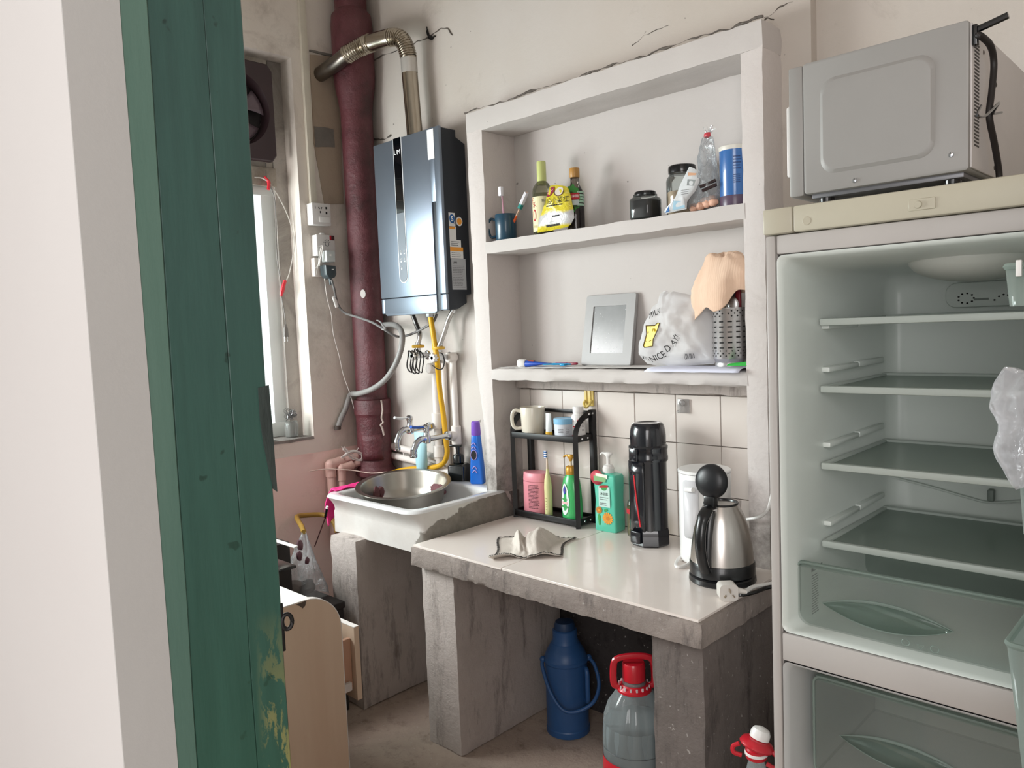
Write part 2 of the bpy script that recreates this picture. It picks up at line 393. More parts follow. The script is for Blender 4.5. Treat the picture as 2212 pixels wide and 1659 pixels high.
# left wall with the window recess
wl=G()
wl.box((XL-.2,-.2,0),(XL,.28,2.85)); wl.box((XL-.2,.28,0),(XL,1.715,.918)); wl.box((XL-.2,.28,2.462),(XL,1.715,2.85)); wl.box((XL-.2,1.715,0),(XL,2.1,2.85))
wall_left=struct(wl.build('wall_left',LWALL))
G().rough((XL-.001,.3,.02),(XL+.0035,2.04,.86),.05,.002,9,3).build('pink_dado',PINK,wall_left,ang=60)
# recess: outer reveal step and raw plaster patches
G().box((XL-.125,1.655,.92),(XL-.085,1.716,2.46)).build('reveal_step',plaster('grimy_reveal','#a7a19b','#b8b1aa','#5e5853',.45,.7,.2),wall_left)
G().rough((XL-.14,.28,.912),(XL+.006,1.716,.93),.04,.003,12,5).build('window_sill',concrete('dirty_sill','#76716d','#98928d','#4b4643',False),wall_left,ang=60)
pb=plaster('raw_brown_plaster','#b0a08f','#a39382','#7f7366',.5,.75,.25,spots=False)
pg=plaster('grey_mortar_patch','#85807a','#79746e','#605b56',.5,.75,.3,spots=False)
def flatpatch(pts,m,name,t=.003,seed=0):
    c=[]
    for i in range(len(pts)):
        a=Vector(pts[i]); b=Vector(pts[(i+1)%len(pts)])
        for k in range(6):
            q=a.lerp(b,k/6); c.append((q.y+.004*nz(q,30,seed),q.z+.004*nz(q,30,seed+2)))
    return G().prism(c,XL-.001,XL+t,'X').build(name,m,wall_left)
flatpatch([(-2.820,1.801,2.493),(-2.820,1.935,2.514),(-2.820,1.926,1.900),(-2.820,1.829,1.892),(-2.820,1.794,2.153)],pb,'raw_plaster_patch')
flatpatch([(-2.820,1.800,2.206),(-2.820,1.896,2.206),(-2.820,1.896,2.133),(-2.820,1.801,2.120)],pg,'mortar_patch',.0045,4)
flatpatch([(-2.820,1.801,2.504),(-2.820,1.951,2.506),(-2.820,1.951,2.518),(-2.820,1.802,2.511)],pg,'mortar_patch',.006,5)
# partition with the doorway the camera looks through, wall to the right, corridor side
wall_front=struct(G().box((-3.0,.219,0),(-.70,.2635,2.85)).build('wall_front',DOORW))
G().box((-.7015,.2192,0),(-.6985,.264,2.85)).build('plaster_reveal',REV,wall_front)
wall_right=wbox('wall_right',(.95,-2.0,0),(1.1,2.1,2.85),WALL)
wbox('wall_corridor',(-3.0,-2.15,0),(-1.9,-2.0,2.85),WALL)
# ---- window
PVCW=mat('white_pvc_frame','#e6eae8',.3,var=.02)
win=bpy.data.objects.new('window_1',None); COL.objects.link(win); win.location=(XL-.12,1.1,.93); win['kind']='structure'
g=G(); y0,y1,z0,z1=.285,1.66,.93,1.98
for k,(a,b) in enumerate((((y0,z0),(y1,z0+.06)),((y0,z1-.06),(y1,z1)),((y1-.062,z0+.055),(y1,z1-.055)),((y0,z0+.055),(y0+.06,z1-.055)),((.96,z0+.055),(1.02,z1-.055)))):
    G().box(off(win,[(XL-.15,a[0],a[1])])[0],off(win,[(XL-(.10 if k<2 else .102),b[0],b[1])])[0],.004).build('frame_bar',PVCW,win)
GL2=clear('window_glass','#f4fcfb',.35,.02,.02,'#dff4f2')
G().box(off(win,[(XL-.128,y0+.05,z0+.05)])[0],off(win,[(XL-.124,.98,z1-.05)])[0]).build('window_pane',GL2,win)
G().box(off(win,[(XL-.128,1.0,z0+.05)])[0],off(win,[(XL-.124,y1-.05,z1-.05)])[0]).build('window_pane',GL2,win)
G().box(off(win,[(XL-.16,y0,1.98)])[0],off(win,[(XL-.09,1.715,2.462)])[0]).build('transom_panel',plaster('transom_plaster','#c9c2b8','#c4bcb0','#86796d',.5,.75,.12),win)
G().box(off(win,[(XL-.09,y0,1.955)])[0],off(win,[(XL-.075,1.66,2.03)])[0],.003).build('transom_ledge',plaster('dirty_ledge','#b9b0a4','#a89e92','#5f554b',.45,.7,.15),win)
# ---- door frame: green painted timber right of the plaster reveal
GREEN=None
N=NT('worn_green_paint'); v=N.coord((1,1,.1)); vo=N.coord()
c=N.ramp(N.noise(v,26,6,.6),[(.3,'#2a4440'),(.55,'#34534d'),(.75,'#2e4a46')])
w=N.ramp(N.noise(vo,30,5,.7,1.0),[(.68,0.0),(.71,.9)])
sx=N.n('ShaderNodeSeparateXYZ'); N.l(vo,sx.inputs[0])
zz_=N.n('ShaderNodeMath',operation='MULTIPLY'); N.l(sx.outputs[2],zz_.inputs[0]); zz_.inputs[1].default_value=.5
lo=N.ramp(zz_.outputs[0],[(.455,1.0),(.54,0.0)]); lo2=N.ramp(zz_.outputs[0],[(.45,1.0),(.70,0.0)]); w2=N.mix(.5,w,lo,'MULTIPLY')
ed=N.ramp(sx.outputs[1],[(.026,0.0),(.036,1.0)]); wb_=N.ramp(N.noise(N.coord((1,1,.35)),60,6,.7,.5),[(.50,0.0),(.54,.95)]); wz=N.mix(1.0,wb_,N.mix(1.0,ed,lo,'MULTIPLY'),'MULTIPLY')
c=N.mix(N.ramp(N.noise(vo,44,2,.5),[(.7,0.0),(.73,.75)]),c,'#1a2b27'); c=N.mix(wz,c,'#a89a5c')
c=N.mix(lo2,c,N.mix(.38,c,'#1f5c42'))
N.l(c,N.b.inputs['Base Color']); N.b.inputs['Roughness'].default_value=.42; N.bump(N.noise(v,60,5,.6),.12,.006); GREEN=N.m
door=bpy.data.objects.new('door_1',None); COL.objects.link(door); door.location=(-.7,.32,0); door['kind']='structure'
LGREEN=mat('lit_green_paint','#4d6b60',.5,col2='#5a766b',scale=9,stretch=(1,1,.15),bump=.1)  # lighter copy of the frame green, paints the light on the bead
def jamb(x0,x1,ya,yb,dya,dyb,name,m=None):
    """upright that leans a little: y limits at z=.6 and their drift per metre"""
    L=[]; nzs=26
    for k in range(nzs+1):
        z=2.4*k/nzs; a=ya+dya*(z-.95); b=yb+dyb*(z-.95)
        wob=.0011*nz((1,2,z),5)+.0008*nz((4,1,z),17)
        r=.0012; L.append([Vector((x0,a,z)),Vector((x1-r,a,z)),Vector((x1,a+r,z)),Vector((x1,b-r+wob,z)),Vector((x1-r,b+wob,z)),Vector((x0,b+wob,z))])
    L=[[p-Vector(door.location) for p in l] for l in L]
    return G().loft(L).build(name,m or GREEN,door,ang=30)
jamb(-.76,-.6990,.2600,.2822,.004,.008,'frame_bead',LGREEN); jamb(-.76,-.7002,.2818,.3410,.008,-.003,'frame_board'); jamb(-.76,-.7010,.3405,.3772,-.003,-.001,'frame_stop')
# torn splinter and the eye of the hasp
SPL=mat('bare_dark_wood','#3a302b',.8,var=.25,scale=40,bump=.4)
tp_=[(-0.701, 0.367, 1.2999), (-0.701, 0.3785, 1.3017), (-0.701, 0.3791, 1.268), (-0.701, 0.38, 1.1948), (-0.701, 0.3762, 1.1983), (-0.701, 0.3722, 1.2204), (-0.701, 0.3686, 1.2463), (-0.701, 0.3668, 1.2694)]
g=G(); g.prism([(p[1]-.32+.0004,p[2]) for p in tp_],-.0016,.0004,'X'); g.build('torn_patch',mat('torn_dark_wood','#2b3432',.7,col2='#3a4542',scale=30,stretch=(1,1,.2),bump=.4),door)
IRON=mat('dark_iron','#2d2c2c',.5,.8,var=.2,scale=40)
rg=(-0.700,0.383,1.061)
ringp=[Vector((-.700+.002*math.cos(a),rg[1]+.0045*math.cos(a)-.001,rg[2]+.0078*math.sin(a)))-Vector(door.location) for a in [2*PI*k/18 for k in range(18)]]
G().tube(ringp,.0022,8,closed=True).build('hasp_eye',IRON,door)
G().box(off(door,[(-.7035,.3755,rg[2]-.030)])[0],off(door,[(-.7008,.3795,rg[2]+.020)])[0],.001).build('hasp_plate',IRON,door)
# ---- trunking down the left wall
tr=G(); ta=(-2.820,1.772,2.702); tb=(-2.820,1.794,1.897)
tr.loft([[Vector((XL+dx,ta[1]+dy,z)) for dx,dy in ((0,-.014),(.016,-.014),(.018,0),(.016,.014),(0,.014))] for z in (1.878,2.2,2.85)])
trim=struct(tr.build('trim_1',mat('yellowed_trunking','#d3ccbd',.5,var=.06,scale=12)))
# ---------------------------------------------------------------- masonry: sink piers and counter
pier=tag(G().rough((-2.43,1.515,0),(-2.267,2.035,.618),.03,.003,12,11).build('sink_pier',CON,ang=55),'grey cement pier carrying the left end of the sink','pier')
# counter: slab, two legs, cream tiles
ct=thing('kitchen_counter','low cement counter with cream tiled top between sink and refrigerator','counter',(-1.41,1.77,0))
o3=lambda a:off(ct,[a])[0]
def crough(name,a,b,m,st=.025,amp=.003,fr=13,sd=0): return G().rough(o3(a),o3(b),st,amp,fr,sd).build(name,m,ct,ang=55)
SLABM=concrete('stained_slab_cement','#857b76','#a1968f','#40393a',True,.5)
crough('slab',(-1.938,1.5,.596),(-.888,2.035,.6595),SLABM,.016,.0026,34,3)
crough('leg',(-1.93,1.535,0),(-1.772,2.035,.6),CON,.024,.0024,22,5)
crough('leg',(-1.05,1.535,0),(-.905,2.035,.6),COND,.024,.0024,22,7)  # dirty cement, darkened further so the colour shades its right side
CT=mat('cream_floor_tile','#e9dfd8',.28,var=.025,scale=3,coat=.25)
G().box(o3((-1.928,1.508,.658)),o3((-1.5325,2.072,.6655)),.001,1).build('tile',CT,ct)
G().box(o3((-1.5305,1.508,.658)),o3((-.899,2.072,.6655)),.001,1).build('tile',CT,ct)
# ---------------------------------------------------------------- sink
N=NT('sink_enamel_and_cement'); v=N.coord()
f=N.noise(v,5.5,5,.62,.4)
sx=N.n('ShaderNodeSeparateXYZ'); N.l(v,sx.inputs[0])
m0=N.n('ShaderNodeMath',operation='MULTIPLY'); N.l(sx.outputs[0],m0.inputs[0]); m0.inputs[1].default_value=1.2; m3=N.n('ShaderNodeMath',operation='MULTIPLY_ADD'); N.l(sx.outputs[1],m3.inputs[0]); m3.inputs[1].default_value=.5; N.l(m0.outputs[0],m3.inputs[2])
m1=N.n('ShaderNodeMath',operation='MULTIPLY_ADD'); N.l(f,m1.inputs[0]); m1.inputs[1].default_value=.32; N.l(m3.outputs[0],m1.inputs[2])
m2=N.n('ShaderNodeMath',operation='MULTIPLY_ADD'); N.l(sx.outputs[2],m2.inputs[0]); m2.inputs[1].default_value=-1.5; N.l(m1.outputs[0],m2.inputs[2])
msk=N.ramp(m2.outputs[0],[(.345,0.0),(.353,1.0)])
c=N.mix(msk,N.ramp(N.noise(v,9,4,.6),[(.35,'#dad7d3'),(.7,'#cfc9c4')]),N.ramp(N.noise(v,22,7,.7),[(.3,'#77726b'),(.7,'#958f87')]))
N.l(c,N.b.inputs['Base Color']); rr=N.ramp(msk,[(0,.3),(1,.85)]); N.l(rr,N.b.inputs['Roughness']); N.bump(N.noise(v,60,6,.7),.06,.008); SINKM=N.m
ENAM=mat('white_enamel','#e6e7e8',.16,var=.02,coat=.5)
sk=thing('sink','white trough sink with flared rim on cement pier','sink',(-2.24,1.75,.61))
def rl(x0,x1,y0,y1,r,z): return [Vector((x,y,z))-Vector(sk.location) for x,y in rrect(x0,x1,y0,y1,r,6)]
X0,X1,Y0,Y1=-2.475,-1.955,1.565,2.0
g=G(); L=[rl(X0,X1+.015,Y0,Y1,.012,.612),rl(X0,X1+.01,Y0,Y1,.015,.69)]
for t in range(7):
    k=t/6; e=.034*(1-math.cos(k*PI/2)); L.append(rl(X0-e*.7,X1+.01-e*.3,Y0-e,Y1,.02+.04*k,.69+.058*k))
g.loft(L,cap1=False).build('apron',SINKM,sk,ang=50)
g=G(); L=[]
o_=(X0-.0238,X1-.0002,Y0-.034,Y1)
for dz,ins,r in ((.748,0,.06),(.755,.004,.06),(.7575,.010,.058),(.7575,.030,.055),(.755,.037,.052),(.745,.043,.05),(.70,.052,.05),(.655,.07,.06),(.645,.10,.06)):
    L.append(rl(o_[0]+ins,o_[1]-ins,o_[2]+ins,o_[3]-ins-(.02 if ins>.02 else 0),r,dz))
g.loft(L,cap0=False).build('basin',ENAM,sk,ang=60)
led=tag(G().rough((-2.6,1.985,.6),(-1.95,2.038,.748),.03,.004,14,3).build('cement_ledge',COND,ang=55),'dark cement ledge between the sink rim and the back wall','ledge')
led2=tag(G().rough((-2.02,1.69,.664),(-1.955,2.035,.752),.022,.006,13,6).build('cement_fillet',CON,ang=55),'rough cement fillet between sink and white niche block','fillet')
# trap pipe below the sink
TRAP=concrete('rusty_iron','#6a5a52','#8a7d76','#33231d',False,.5)
tp=thing('drain_trap','rusty drain trap hanging below the sink','pipe',(-2.427,1.900,0.062))
q=[(-2.370,1.900,0.406),(-2.386,1.900,0.279),(-2.407,1.900,0.198)]
G().tube(off(tp,[(q[0][0],q[0][1],.616)]+q),.024,12).build('tail_pipe',TRAP,tp)
G().lathe([(.03,0),(.034,.004),(.034,.02),(.03,.024)],c=off(tp,[(q[1][0],q[1][1],q[1][2]-.01)])[0],seg=14).build('collar',TRAP,tp)
G().lathe([(.03,0),(.034,.004),(.034,.02),(.03,.024)],c=off(tp,[(q[1][0],q[1][1],q[1][2]-.06)])[0],seg=14).build('collar',TRAP,tp)
G().lathe([(0,0),(.02,.004),(.04,.022),(.048,.05),(.045,.085),(.03,.115),(.022,.13)],seg=18).build('trap_bowl',TRAP,tp)
# ---------------------------------------------------------------- cast iron soil pipe in the corner
N=NT('red_oxide_paint'); v=N.coord()
c=N.ramp(N.noise(v,7,7,.7,.3),[(.3,'#3f1e20'),(.5,'#5b2c32'),(.72,'#6f3f44')])
c=N.mix(N.ramp(N.noise(N.coord((1,1,.4)),30,6,.75),[(.66,0.0),(.72,.55)]),c,'#b08d88'); c=N.mix(N.ramp(N.noise(v,13,8,.75),[(.62,0.0),(.7,.8)]),c,'#37201f')
N.l(c,N.b.inputs['Base Color']); N.b.inputs['Roughness'].default_value=.42; N.bump(N.noise(v,34,7,.7),.5,.012); OXI=N.m
pc=(-2.742,1.962); sp=thing('soil_pipe','thick dark red cast iron soil pipe in the room corner','pipe',(pc[0],pc[1],0))
G().lathe([(.066,.70),(.0655,2.3)],seg=32).build('pipe_shaft',OXI,sp)
G().lathe([(.066,2.27),(.07,2.3),(.072,2.315),(.075,2.33),(.082,2.37),(.086,2.42),(.086,2.62),(.082,2.66),(.066,2.68),(.066,2.85)],seg=32).build('upper_socket',OXI,sp)
zc=1.035
G().lathe([(.066,.64),(.066,.73),(.083,.732),(.087,.738),(.087,.755),(.079,.762),(.0735,.775),(.073,.98),(.076,.995),(.079,1.0),(.079,1.05),(.076,1.06),(.067,1.064)],seg=32).build('lower_socket',OXI,sp,ang=30)
ea=-.75; g=G(); pf=cyl(.0735,ea,.86,.002)
for s in (1,): patch(g,pf,-.045,.045,-.055,.055,8,4)
g.build('inspection_plate',OXI,sp,solid=.008)
g=G(); disc(g,cyl(.0665,-.83,1.51,.0008),0,0,.011,.018,14); g.build('paint_chip',mat('bare_white_chip','#d8d2cf',.7),sp)
CA=mat('old_mortar_drip','#b9aaa2',.8,var=.1,scale=30,bump=.4)
ang=-.15; g=G(); g.tube(cat([Vector(((.083)*math.cos(ang+d),(.083)*math.sin(ang+d),z)) for d,z in ((0,1.06),(.05,1.02),(-.03,.985),(.04,.965),(-.1,.955),(-.02,.94),(.05,.91))],5),.004,6).build('mortar_drip',CA,sp)
g=G()
for k in range(7): g.ball((.066*math.cos(2.9+.05*k),.066*math.sin(2.9+.05*k)-.004,2.13+.035*k),.011,8,6,(.5,1,1.6),.5,30,k)
g.build('mortar_drip',CA,sp)
# ---------------------------------------------------------------- water heater
N=NT('blue_grey_glass_front'); N.b.inputs['Base Color'].default_value=lin('#808a97'); N.b.inputs['Roughness'].default_value=.36; N.b.inputs['Metallic'].default_value=.7
HF=N.m
HS=mat('dark_slate_metal','#23272e',.4,.3,var=.05); HB=mat('heater_black_glass','#07090c',.08,0,var=.1,coat=.8); HL=mat('silver_trim','#f2f4f6',.3,.3,var=.02)
hx0,hx1,hy0,hy1,hz0,hz1=-2.558,-2.158,1.90,2.03,1.418,2.089
wh=thing('water_heater','tall blue grey gas water heater on wall above the sink','water heater',(-2.36,2.03,hz0))
h=lambda *a:off(wh,[a])[0]
def hbox(name,a,b,m,bev=.003): return G().box(h(*a),h(*b),bev).build(name,m,wh)
# housing: side profile with the cut away lower back
g=G(); pr=[(hy0+.012,hz1-.004),(1.985,hz1-.004),(1.985,hz1-.03),(hy1,hz1-.05),(hy1,hz0+.06),(2.005,hz0+.055),(2.005,hz0+.026),(1.96,hz0+.004),(hy0+.012,hz0+.0)]
g.prism([(a-wh.location.y,b-wh.location.z) for a,b in pr],hx0-wh.location.x,hx1-wh.location.x,'X',.004); g.build('housing',HS,wh)
hbox('front_panel',(hx0+.002,hy0,hz0+.062),(hx1-.055,hy0+.014,hz1),HF,.004)
hbox('front_panel',(hx1-.035,hy0,hz0+.062),(hx1,hy0+.014,hz1),HF,.003)
G().box(h(hx1-.056,hy0+.004,hz0),h(hx1-.034,hy0+.014,hz1),.002).build('side_groove',HS,wh)
hbox('front_panel',(hx1-.058,hy0-.0002,1.82),(hx1-.030,hy0+.014,hz1),HF,.002)
g=G(); g.prism([(x-wh.location.x,z-wh.location.z) for x,z in [(hx0+.022,hz0+.06),(hx1-.055,hz0+.06),(hx1-.055,hz0+.0),(hx1-.068,hz0-.008),(hx0+.034,hz0-.008),(hx0+.022,hz0+.004)]],hy0-wh.location.y,hy0+.014-wh.location.y,'Y',.003); g.build('lower_panel',HF,wh)
hbox('lower_panel',(hx0+.002,hy0+.002,hz0+.002),(hx0+.021,hy0+.014,hz0+.06),HF,.002)
hbox('lower_panel',(hx1-.034,hy0+.001,hz0+.003),(hx1,hy0+.014,hz0+.06),HF,.002)
sxm=-2.40; sw=.0265; zb=1.534
def stadium(w,zb,zt,n=10):
    return [(sxm+w*math.cos(PI+PI*k/n),zb+w+w*math.sin(PI+PI*k/n)) for k in range(n+1)]+[(sxm+w,zt),(sxm-w,zt)]
lo=lambda P_:[(x-wh.location.x,z-wh.location.z) for x,z in P_]
G().prism(lo(stadium(sw,zb,hz1+.0005)),hy0-.0016-wh.location.y,hy0+.002-wh.location.y,'Y').build('trim_loop',HL,wh)
G().prism(lo(stadium(sw-.0035,zb+.0035,hz1+.0007)),hy0-.0024-wh.location.y,hy0-wh.location.y,'Y').build('glass_strip',HB,wh)
G().prism(lo(stadium(sw-.0038,zb+.004,zb+.27)),hy0-.0028-wh.location.y,hy0-.002-wh.location.y,'Y').build('display',mat('display_glass','#878c94',.22,.5,var=.03),wh)
fp=lambda x,z:(lambda u,v:Vector((x+u,hy0-.0034,z+v))-Vector(wh.location))
text('UM',.026,WINK,fp(sxm,2.035),wh,'logo')
g=G()
for (dx,z) in ((-.008,1.655),(.013,1.655),(-.008,1.625),(.013,1.625),(-.008,1.596)):
    pf=fp(sxm+dx,z); g.tube([pf(.0032*math.cos(2*PI*k/10),.0032*math.sin(2*PI*k/10)+.002) for k in range(10)],.0006,4,closed=True)
    for k in range(2): poly(g,pf,[(-.004,-.005-.003*k),(.004,-.005-.003*k),(.004,-.0065-.003*k),(-.004,-.0065-.003*k)])
g.build('touch_icons',WINK,wh)
G().box(h(-2.222,hy0-.0018,1.975),h(-2.185,hy0-.0002,2.083),.0006,1).build('film_tab',mat('bright_film','#f0f1f2',.25),wh)
# stickers on the side: place (y,z)
def sd(y0,z0,e=.0006): return lambda u,v:Vector((hx1+e,y0+u,z0+v))-Vector(wh.location)
SW=mat('sticker_white','#d7d6d4',.5,var=.02); SG=mat('sticker_silver','#a9abae',.45,.2,var=.03)
def sticker(name,y0,y1,z0,z1,m,e=.0006): g=G(); poly(g,sd(0,0,e),[(y0,z0),(y1,z0),(y1,z1),(y0,z1)]); return g.build(name,m,wh)
A0=1.930
sticker('sticker',A0,A0+.032,1.728,1.778,SW); sticker('sticker',A0,A0+.034,1.678,1.727,SW); sticker('sticker',A0+.001,A0+.03,1.718,1.727,ORG,.001)
sticker('sticker',A0,A0+.056,1.652,1.678,SW); sticker('sticker',A0,A0+.065,1.61,1.652,SW); sticker('sticker',A0,A0+.065,1.637,1.652,ORG,.001)
sticker('sticker',A0+.003,A0+.075,1.494,1.609,SG)
g=G(); pf=sd(A0+.016,1.756,.0012); disc(g,pf,0,0,.0135,.0165); poly(g,pf,[(.002,-.012),(.012,-.02),(.008,-.010)]); g.build('logo',BINK,wh)
text('S',.027,WINK,sd(A0+.016,1.755,.0018),wh,'logo',bold=.0006)
g=G(); disc(g,sd(A0+.052,1.748,.0008),0,0,.0165,.0175); g.build('seal',SW,wh); g=G(); disc(g,sd(A0+.052,1.748,.0014),0,0,.012,.0125); g.build('seal',ORG,wh)
g=G(); rows(g,sd(0,0,.0012),A0+.008,A0+.07,1.50,1.585,14,.3,3); rows(g,sd(0,0,.0012),A0+.006,A0+.05,1.656,1.675,3,.4,4); rows(g,sd(0,0,.0012),A0+.006,A0+.055,1.613,1.634,3,.3,5); g.build('small_print',GINK,wh)
text('UPM',.011,INK,sd(A0+.02,1.594,.0012),wh)
# ---------------------------------------------------------------- flue
fl=thing('flue_pipe','shiny steel flue pipe bending from heater into left wall','flue',(-2.368,1.965,2.107))
fc=[(-2.368,1.965,2.107),(-2.382,1.965,2.321),(-2.382,1.960,2.411),(-2.401,1.945,2.470),(-2.456,1.925,2.486),(-2.567,1.900,2.485),(-2.636,1.862,2.459),(-2.716,1.848,2.435),(-2.822,1.845,2.421)]
fl.location=(fc[0][0],fc[0][1],2.07)
cc=cat(off(fl,[(fc[0][0],fc[0][1],2.072)]+fc[1:]),14); nn=len(cc)-1
FST=mat('flue_steel','#b3aa9c',.2,1,var=.08,scale=20); FSD=mat('flue_steel_dull','#7f7871',.32,1,var=.12,scale=14)
def seg(a,b): return cc[int(a*nn):int(b*nn)+1]
def dense(p,k=4):
    o=[]
    for i in range(len(p)-1):
        for j in range(k): o.append(p[i].lerp(p[i+1],j/k))
    return o+[p[-1]]
G().tube(seg(0,.235),.031,20).build('straight_pipe',FST,fl)
d1=dense(seg(.235,.50),5); G().tube(d1,.031,20,ribs=lambda i:.10*math.cos(i*2*PI/9)).build('corrugated_elbow',FST,fl,ang=80)
G().tube(seg(.49,.60),.0325,20).build('straight_pipe',FST,fl)
d2=dense(seg(.60,.77),4); G().tube(d2,.034,20,ribs=lambda i:.07*math.cos(i*2*PI/6)).build('corrugated_sleeve',FST,fl,ang=80)
G().tube(seg(.76,1.0),.030,20).build('outlet_pipe',FSD,fl)
t0=cc[int(.15*nn)]; G().tube([cc[int(.15*nn)],cc[int(.225*nn)]],.0318,20).build('tape_band',mat('foil_tape','#c9c5c0',.4,.6,var=.05),fl)
G().lathe([(.05,0),(.05,.006),(.033,.010),(.033,.02)],c=(0,0,.012)).build('flue_collar',HS,fl)
# ---------------------------------------------------------------- exhaust fan in the transom
FAN=mat('dark_brown_plastic','#3a2a2e',.4,var=.1); fy,fz=1.478,2.235
fan=thing('exhaust_fan','dark brown exhaust fan set above the window','fan',(XL-.055,fy,fz))
sq=rrect(-.165,.165,-.19,.19,.02,4); n=len(sq)
g=G(); ci=[(.135*math.cos(2*PI*k/48),.135*math.sin(2*PI*k/48)) for k in range(48)]
sq2=[]
for k in range(48):
    a=2*PI*k/48; c_,s_=math.cos(a),math.sin(a); t=min(.165/max(abs(c_),1e-6),.19/max(abs(s_),1e-6)); sq2.append((c_*t,s_*t))
g.loft([[Vector((0,y,z)) for y,z in sq2],[Vector((.022,y,z)) for y,z in sq2],[Vector((.026,y*.98,z*.98)) for y,z in sq2],[Vector((.026,y*1.06,z*1.06)) for y,z in ci],[Vector((.004,y,z)) for y,z in ci],[Vector((-.03,y,z)) for y,z in ci]],cap0=False,cap1=False)
g.build('fan_frame',FAN,fan,ang=30)
G().lathe([(.134,-.032),(.134,-.028)],mx=Matrix.Rotation(PI/2,4,'Y'),seg=32).build('back_shutter',mat('dark_shutter','#1d171a',.6),fan)
for k in range(5):
    a=2*PI*k/5+.35
    def fb(u,v,a=a):
        r=.03+.095*u; w=(v-.5)*(.5+.35*u); t=a+w; return Vector((.012-.02*(v-.5)-.012,r*math.cos(t),r*math.sin(t)))
    G().grid(fb,6,5).build('blade',mat('smoky_blade','#6a5b63',.3,var=.1),fan,solid=.002)
G().lathe([(.034,-.014),(.034,.008),(.026,.016),(0,.018)],mx=Matrix.Rotation(PI/2,4,'Y'),seg=20).build('hub',FAN,fan)
# ---------------------------------------------------------------- water pipes, valves, hoses and taps
def pipe_thing(name,label,category,pts,r,m,seg=10,part='pipe_run',smooth=0,group=None):
    t=thing(name,label,category,tuple(pts[0]),0,group)
    p=off(t,pts); p=cat(p,smooth) if smooth else p
    G().tube(p,r,seg).build(part,m,t); return t,p
def fit(t,c,r,l,ax,m=PVC,name='pipe_fitting'):
    mx={'Z':Matrix.Identity(4),'Y':Matrix.Rotation(PI/2,4,'X'),'X':Matrix.Rotation(PI/2,4,'Y')}[ax]
    G().lathe([(r*.86,-l/2),(r,-l/2+.003),(r,l/2-.003),(r*.86,l/2)],c=c,seg=14,mx=mx).build(name,m,t)
YP=2.022
a0=(-2.386,2.018,1.184); a1=(-2.373,2.018,0.811)
hotp,_=pipe_thing('water_pipe','thick white riser pipe just behind the yellow gas hose','pipe',[(a0[0],YP,a0[2]+.06),(a0[0],YP,a1[2]-.03)],.0155,PVC,12)
fit(hotp,(0,0,-.265),.0225,.065,'Z'); fit(hotp,(0,0,-.39),.0225,.05,'Z'); fit(hotp,(0,-.01,-.05),.021,.05,'Y')
b0=(-2.274,2.018,1.222); b1=(-2.281,2.018,0.797)
cold,_=pipe_thing('water_pipe','slim white riser pipe with the blue handled tap on it','pipe',[(b0[0],YP,b0[2]+.02),(b0[0],YP,b1[2]-.03)],.0125,PVC,12)
tz=0.928-cold.location.z
fit(cold,(0,0,tz),.02,.075,'Z'); fit(cold,(0,-.022,tz),.0195,.03,'Y'); fit(cold,(0,-.008,-.005),.02,.04,'Y')
mid,_=pipe_thing('water_pipe','middle one of three white riser pipes below the heater','pipe',[(-2.337,2.027,a0[2]+.03),(-2.337,2.027,b1[2]-.05)],.011,PVC,10)
lp,_=pipe_thing('water_pipe','upper one of two white pipes running low behind the blue tube','pipe',[(-2.724,2.020,0.852),(-2.512,2.020,0.837),(-2.386,2.020,0.825)],.0145,PVC,12)
lp2,_=pipe_thing('water_pipe','lower long white pipe running from dark red pipe to soap bottle','pipe',[(-2.725,2.018,0.813),(-2.513,2.018,0.798),(-2.283,2.018,0.771)],.0145,PVC,12)
fit(lp2,off(lp2,[(-2.611,2.015,0.811)])[0],.002,.04,'Z',PVC,'pipe_clip')
PKP=mat('pink_painted_pipe','#d0aca2',.5,var=.06,scale=20)
def elbow_pipe(pts,label,r):
    t,p=pipe_thing('drain_pipe',label,'pipe',pts,r,PKP,12)
    G().ball(p[1],r*1.25,12,8).build('elbow',PKP,t); d=(p[2]-p[1]).normalized()
    G().tube([p[1],p[1]+d*.055],r*1.22,12).build('elbow',PKP,t); G().tube([p[1],p[1]+Vector((0,0,-.05))],r*1.22,12).build('elbow',PKP,t); return t
e0=(-2.785,1.764,0.801)
elbow_pipe([(e0[0],e0[1],.45),e0,(-2.785,1.931,0.819)],'pale pink painted pipe with upper elbow on left wall',.019)
e0=(-2.765,1.802,0.781)
elbow_pipe([(e0[0],e0[1],.45),e0,(-2.765,1.927,0.793)],'pale pink painted pipe with lower elbow nearer the sink',.016)
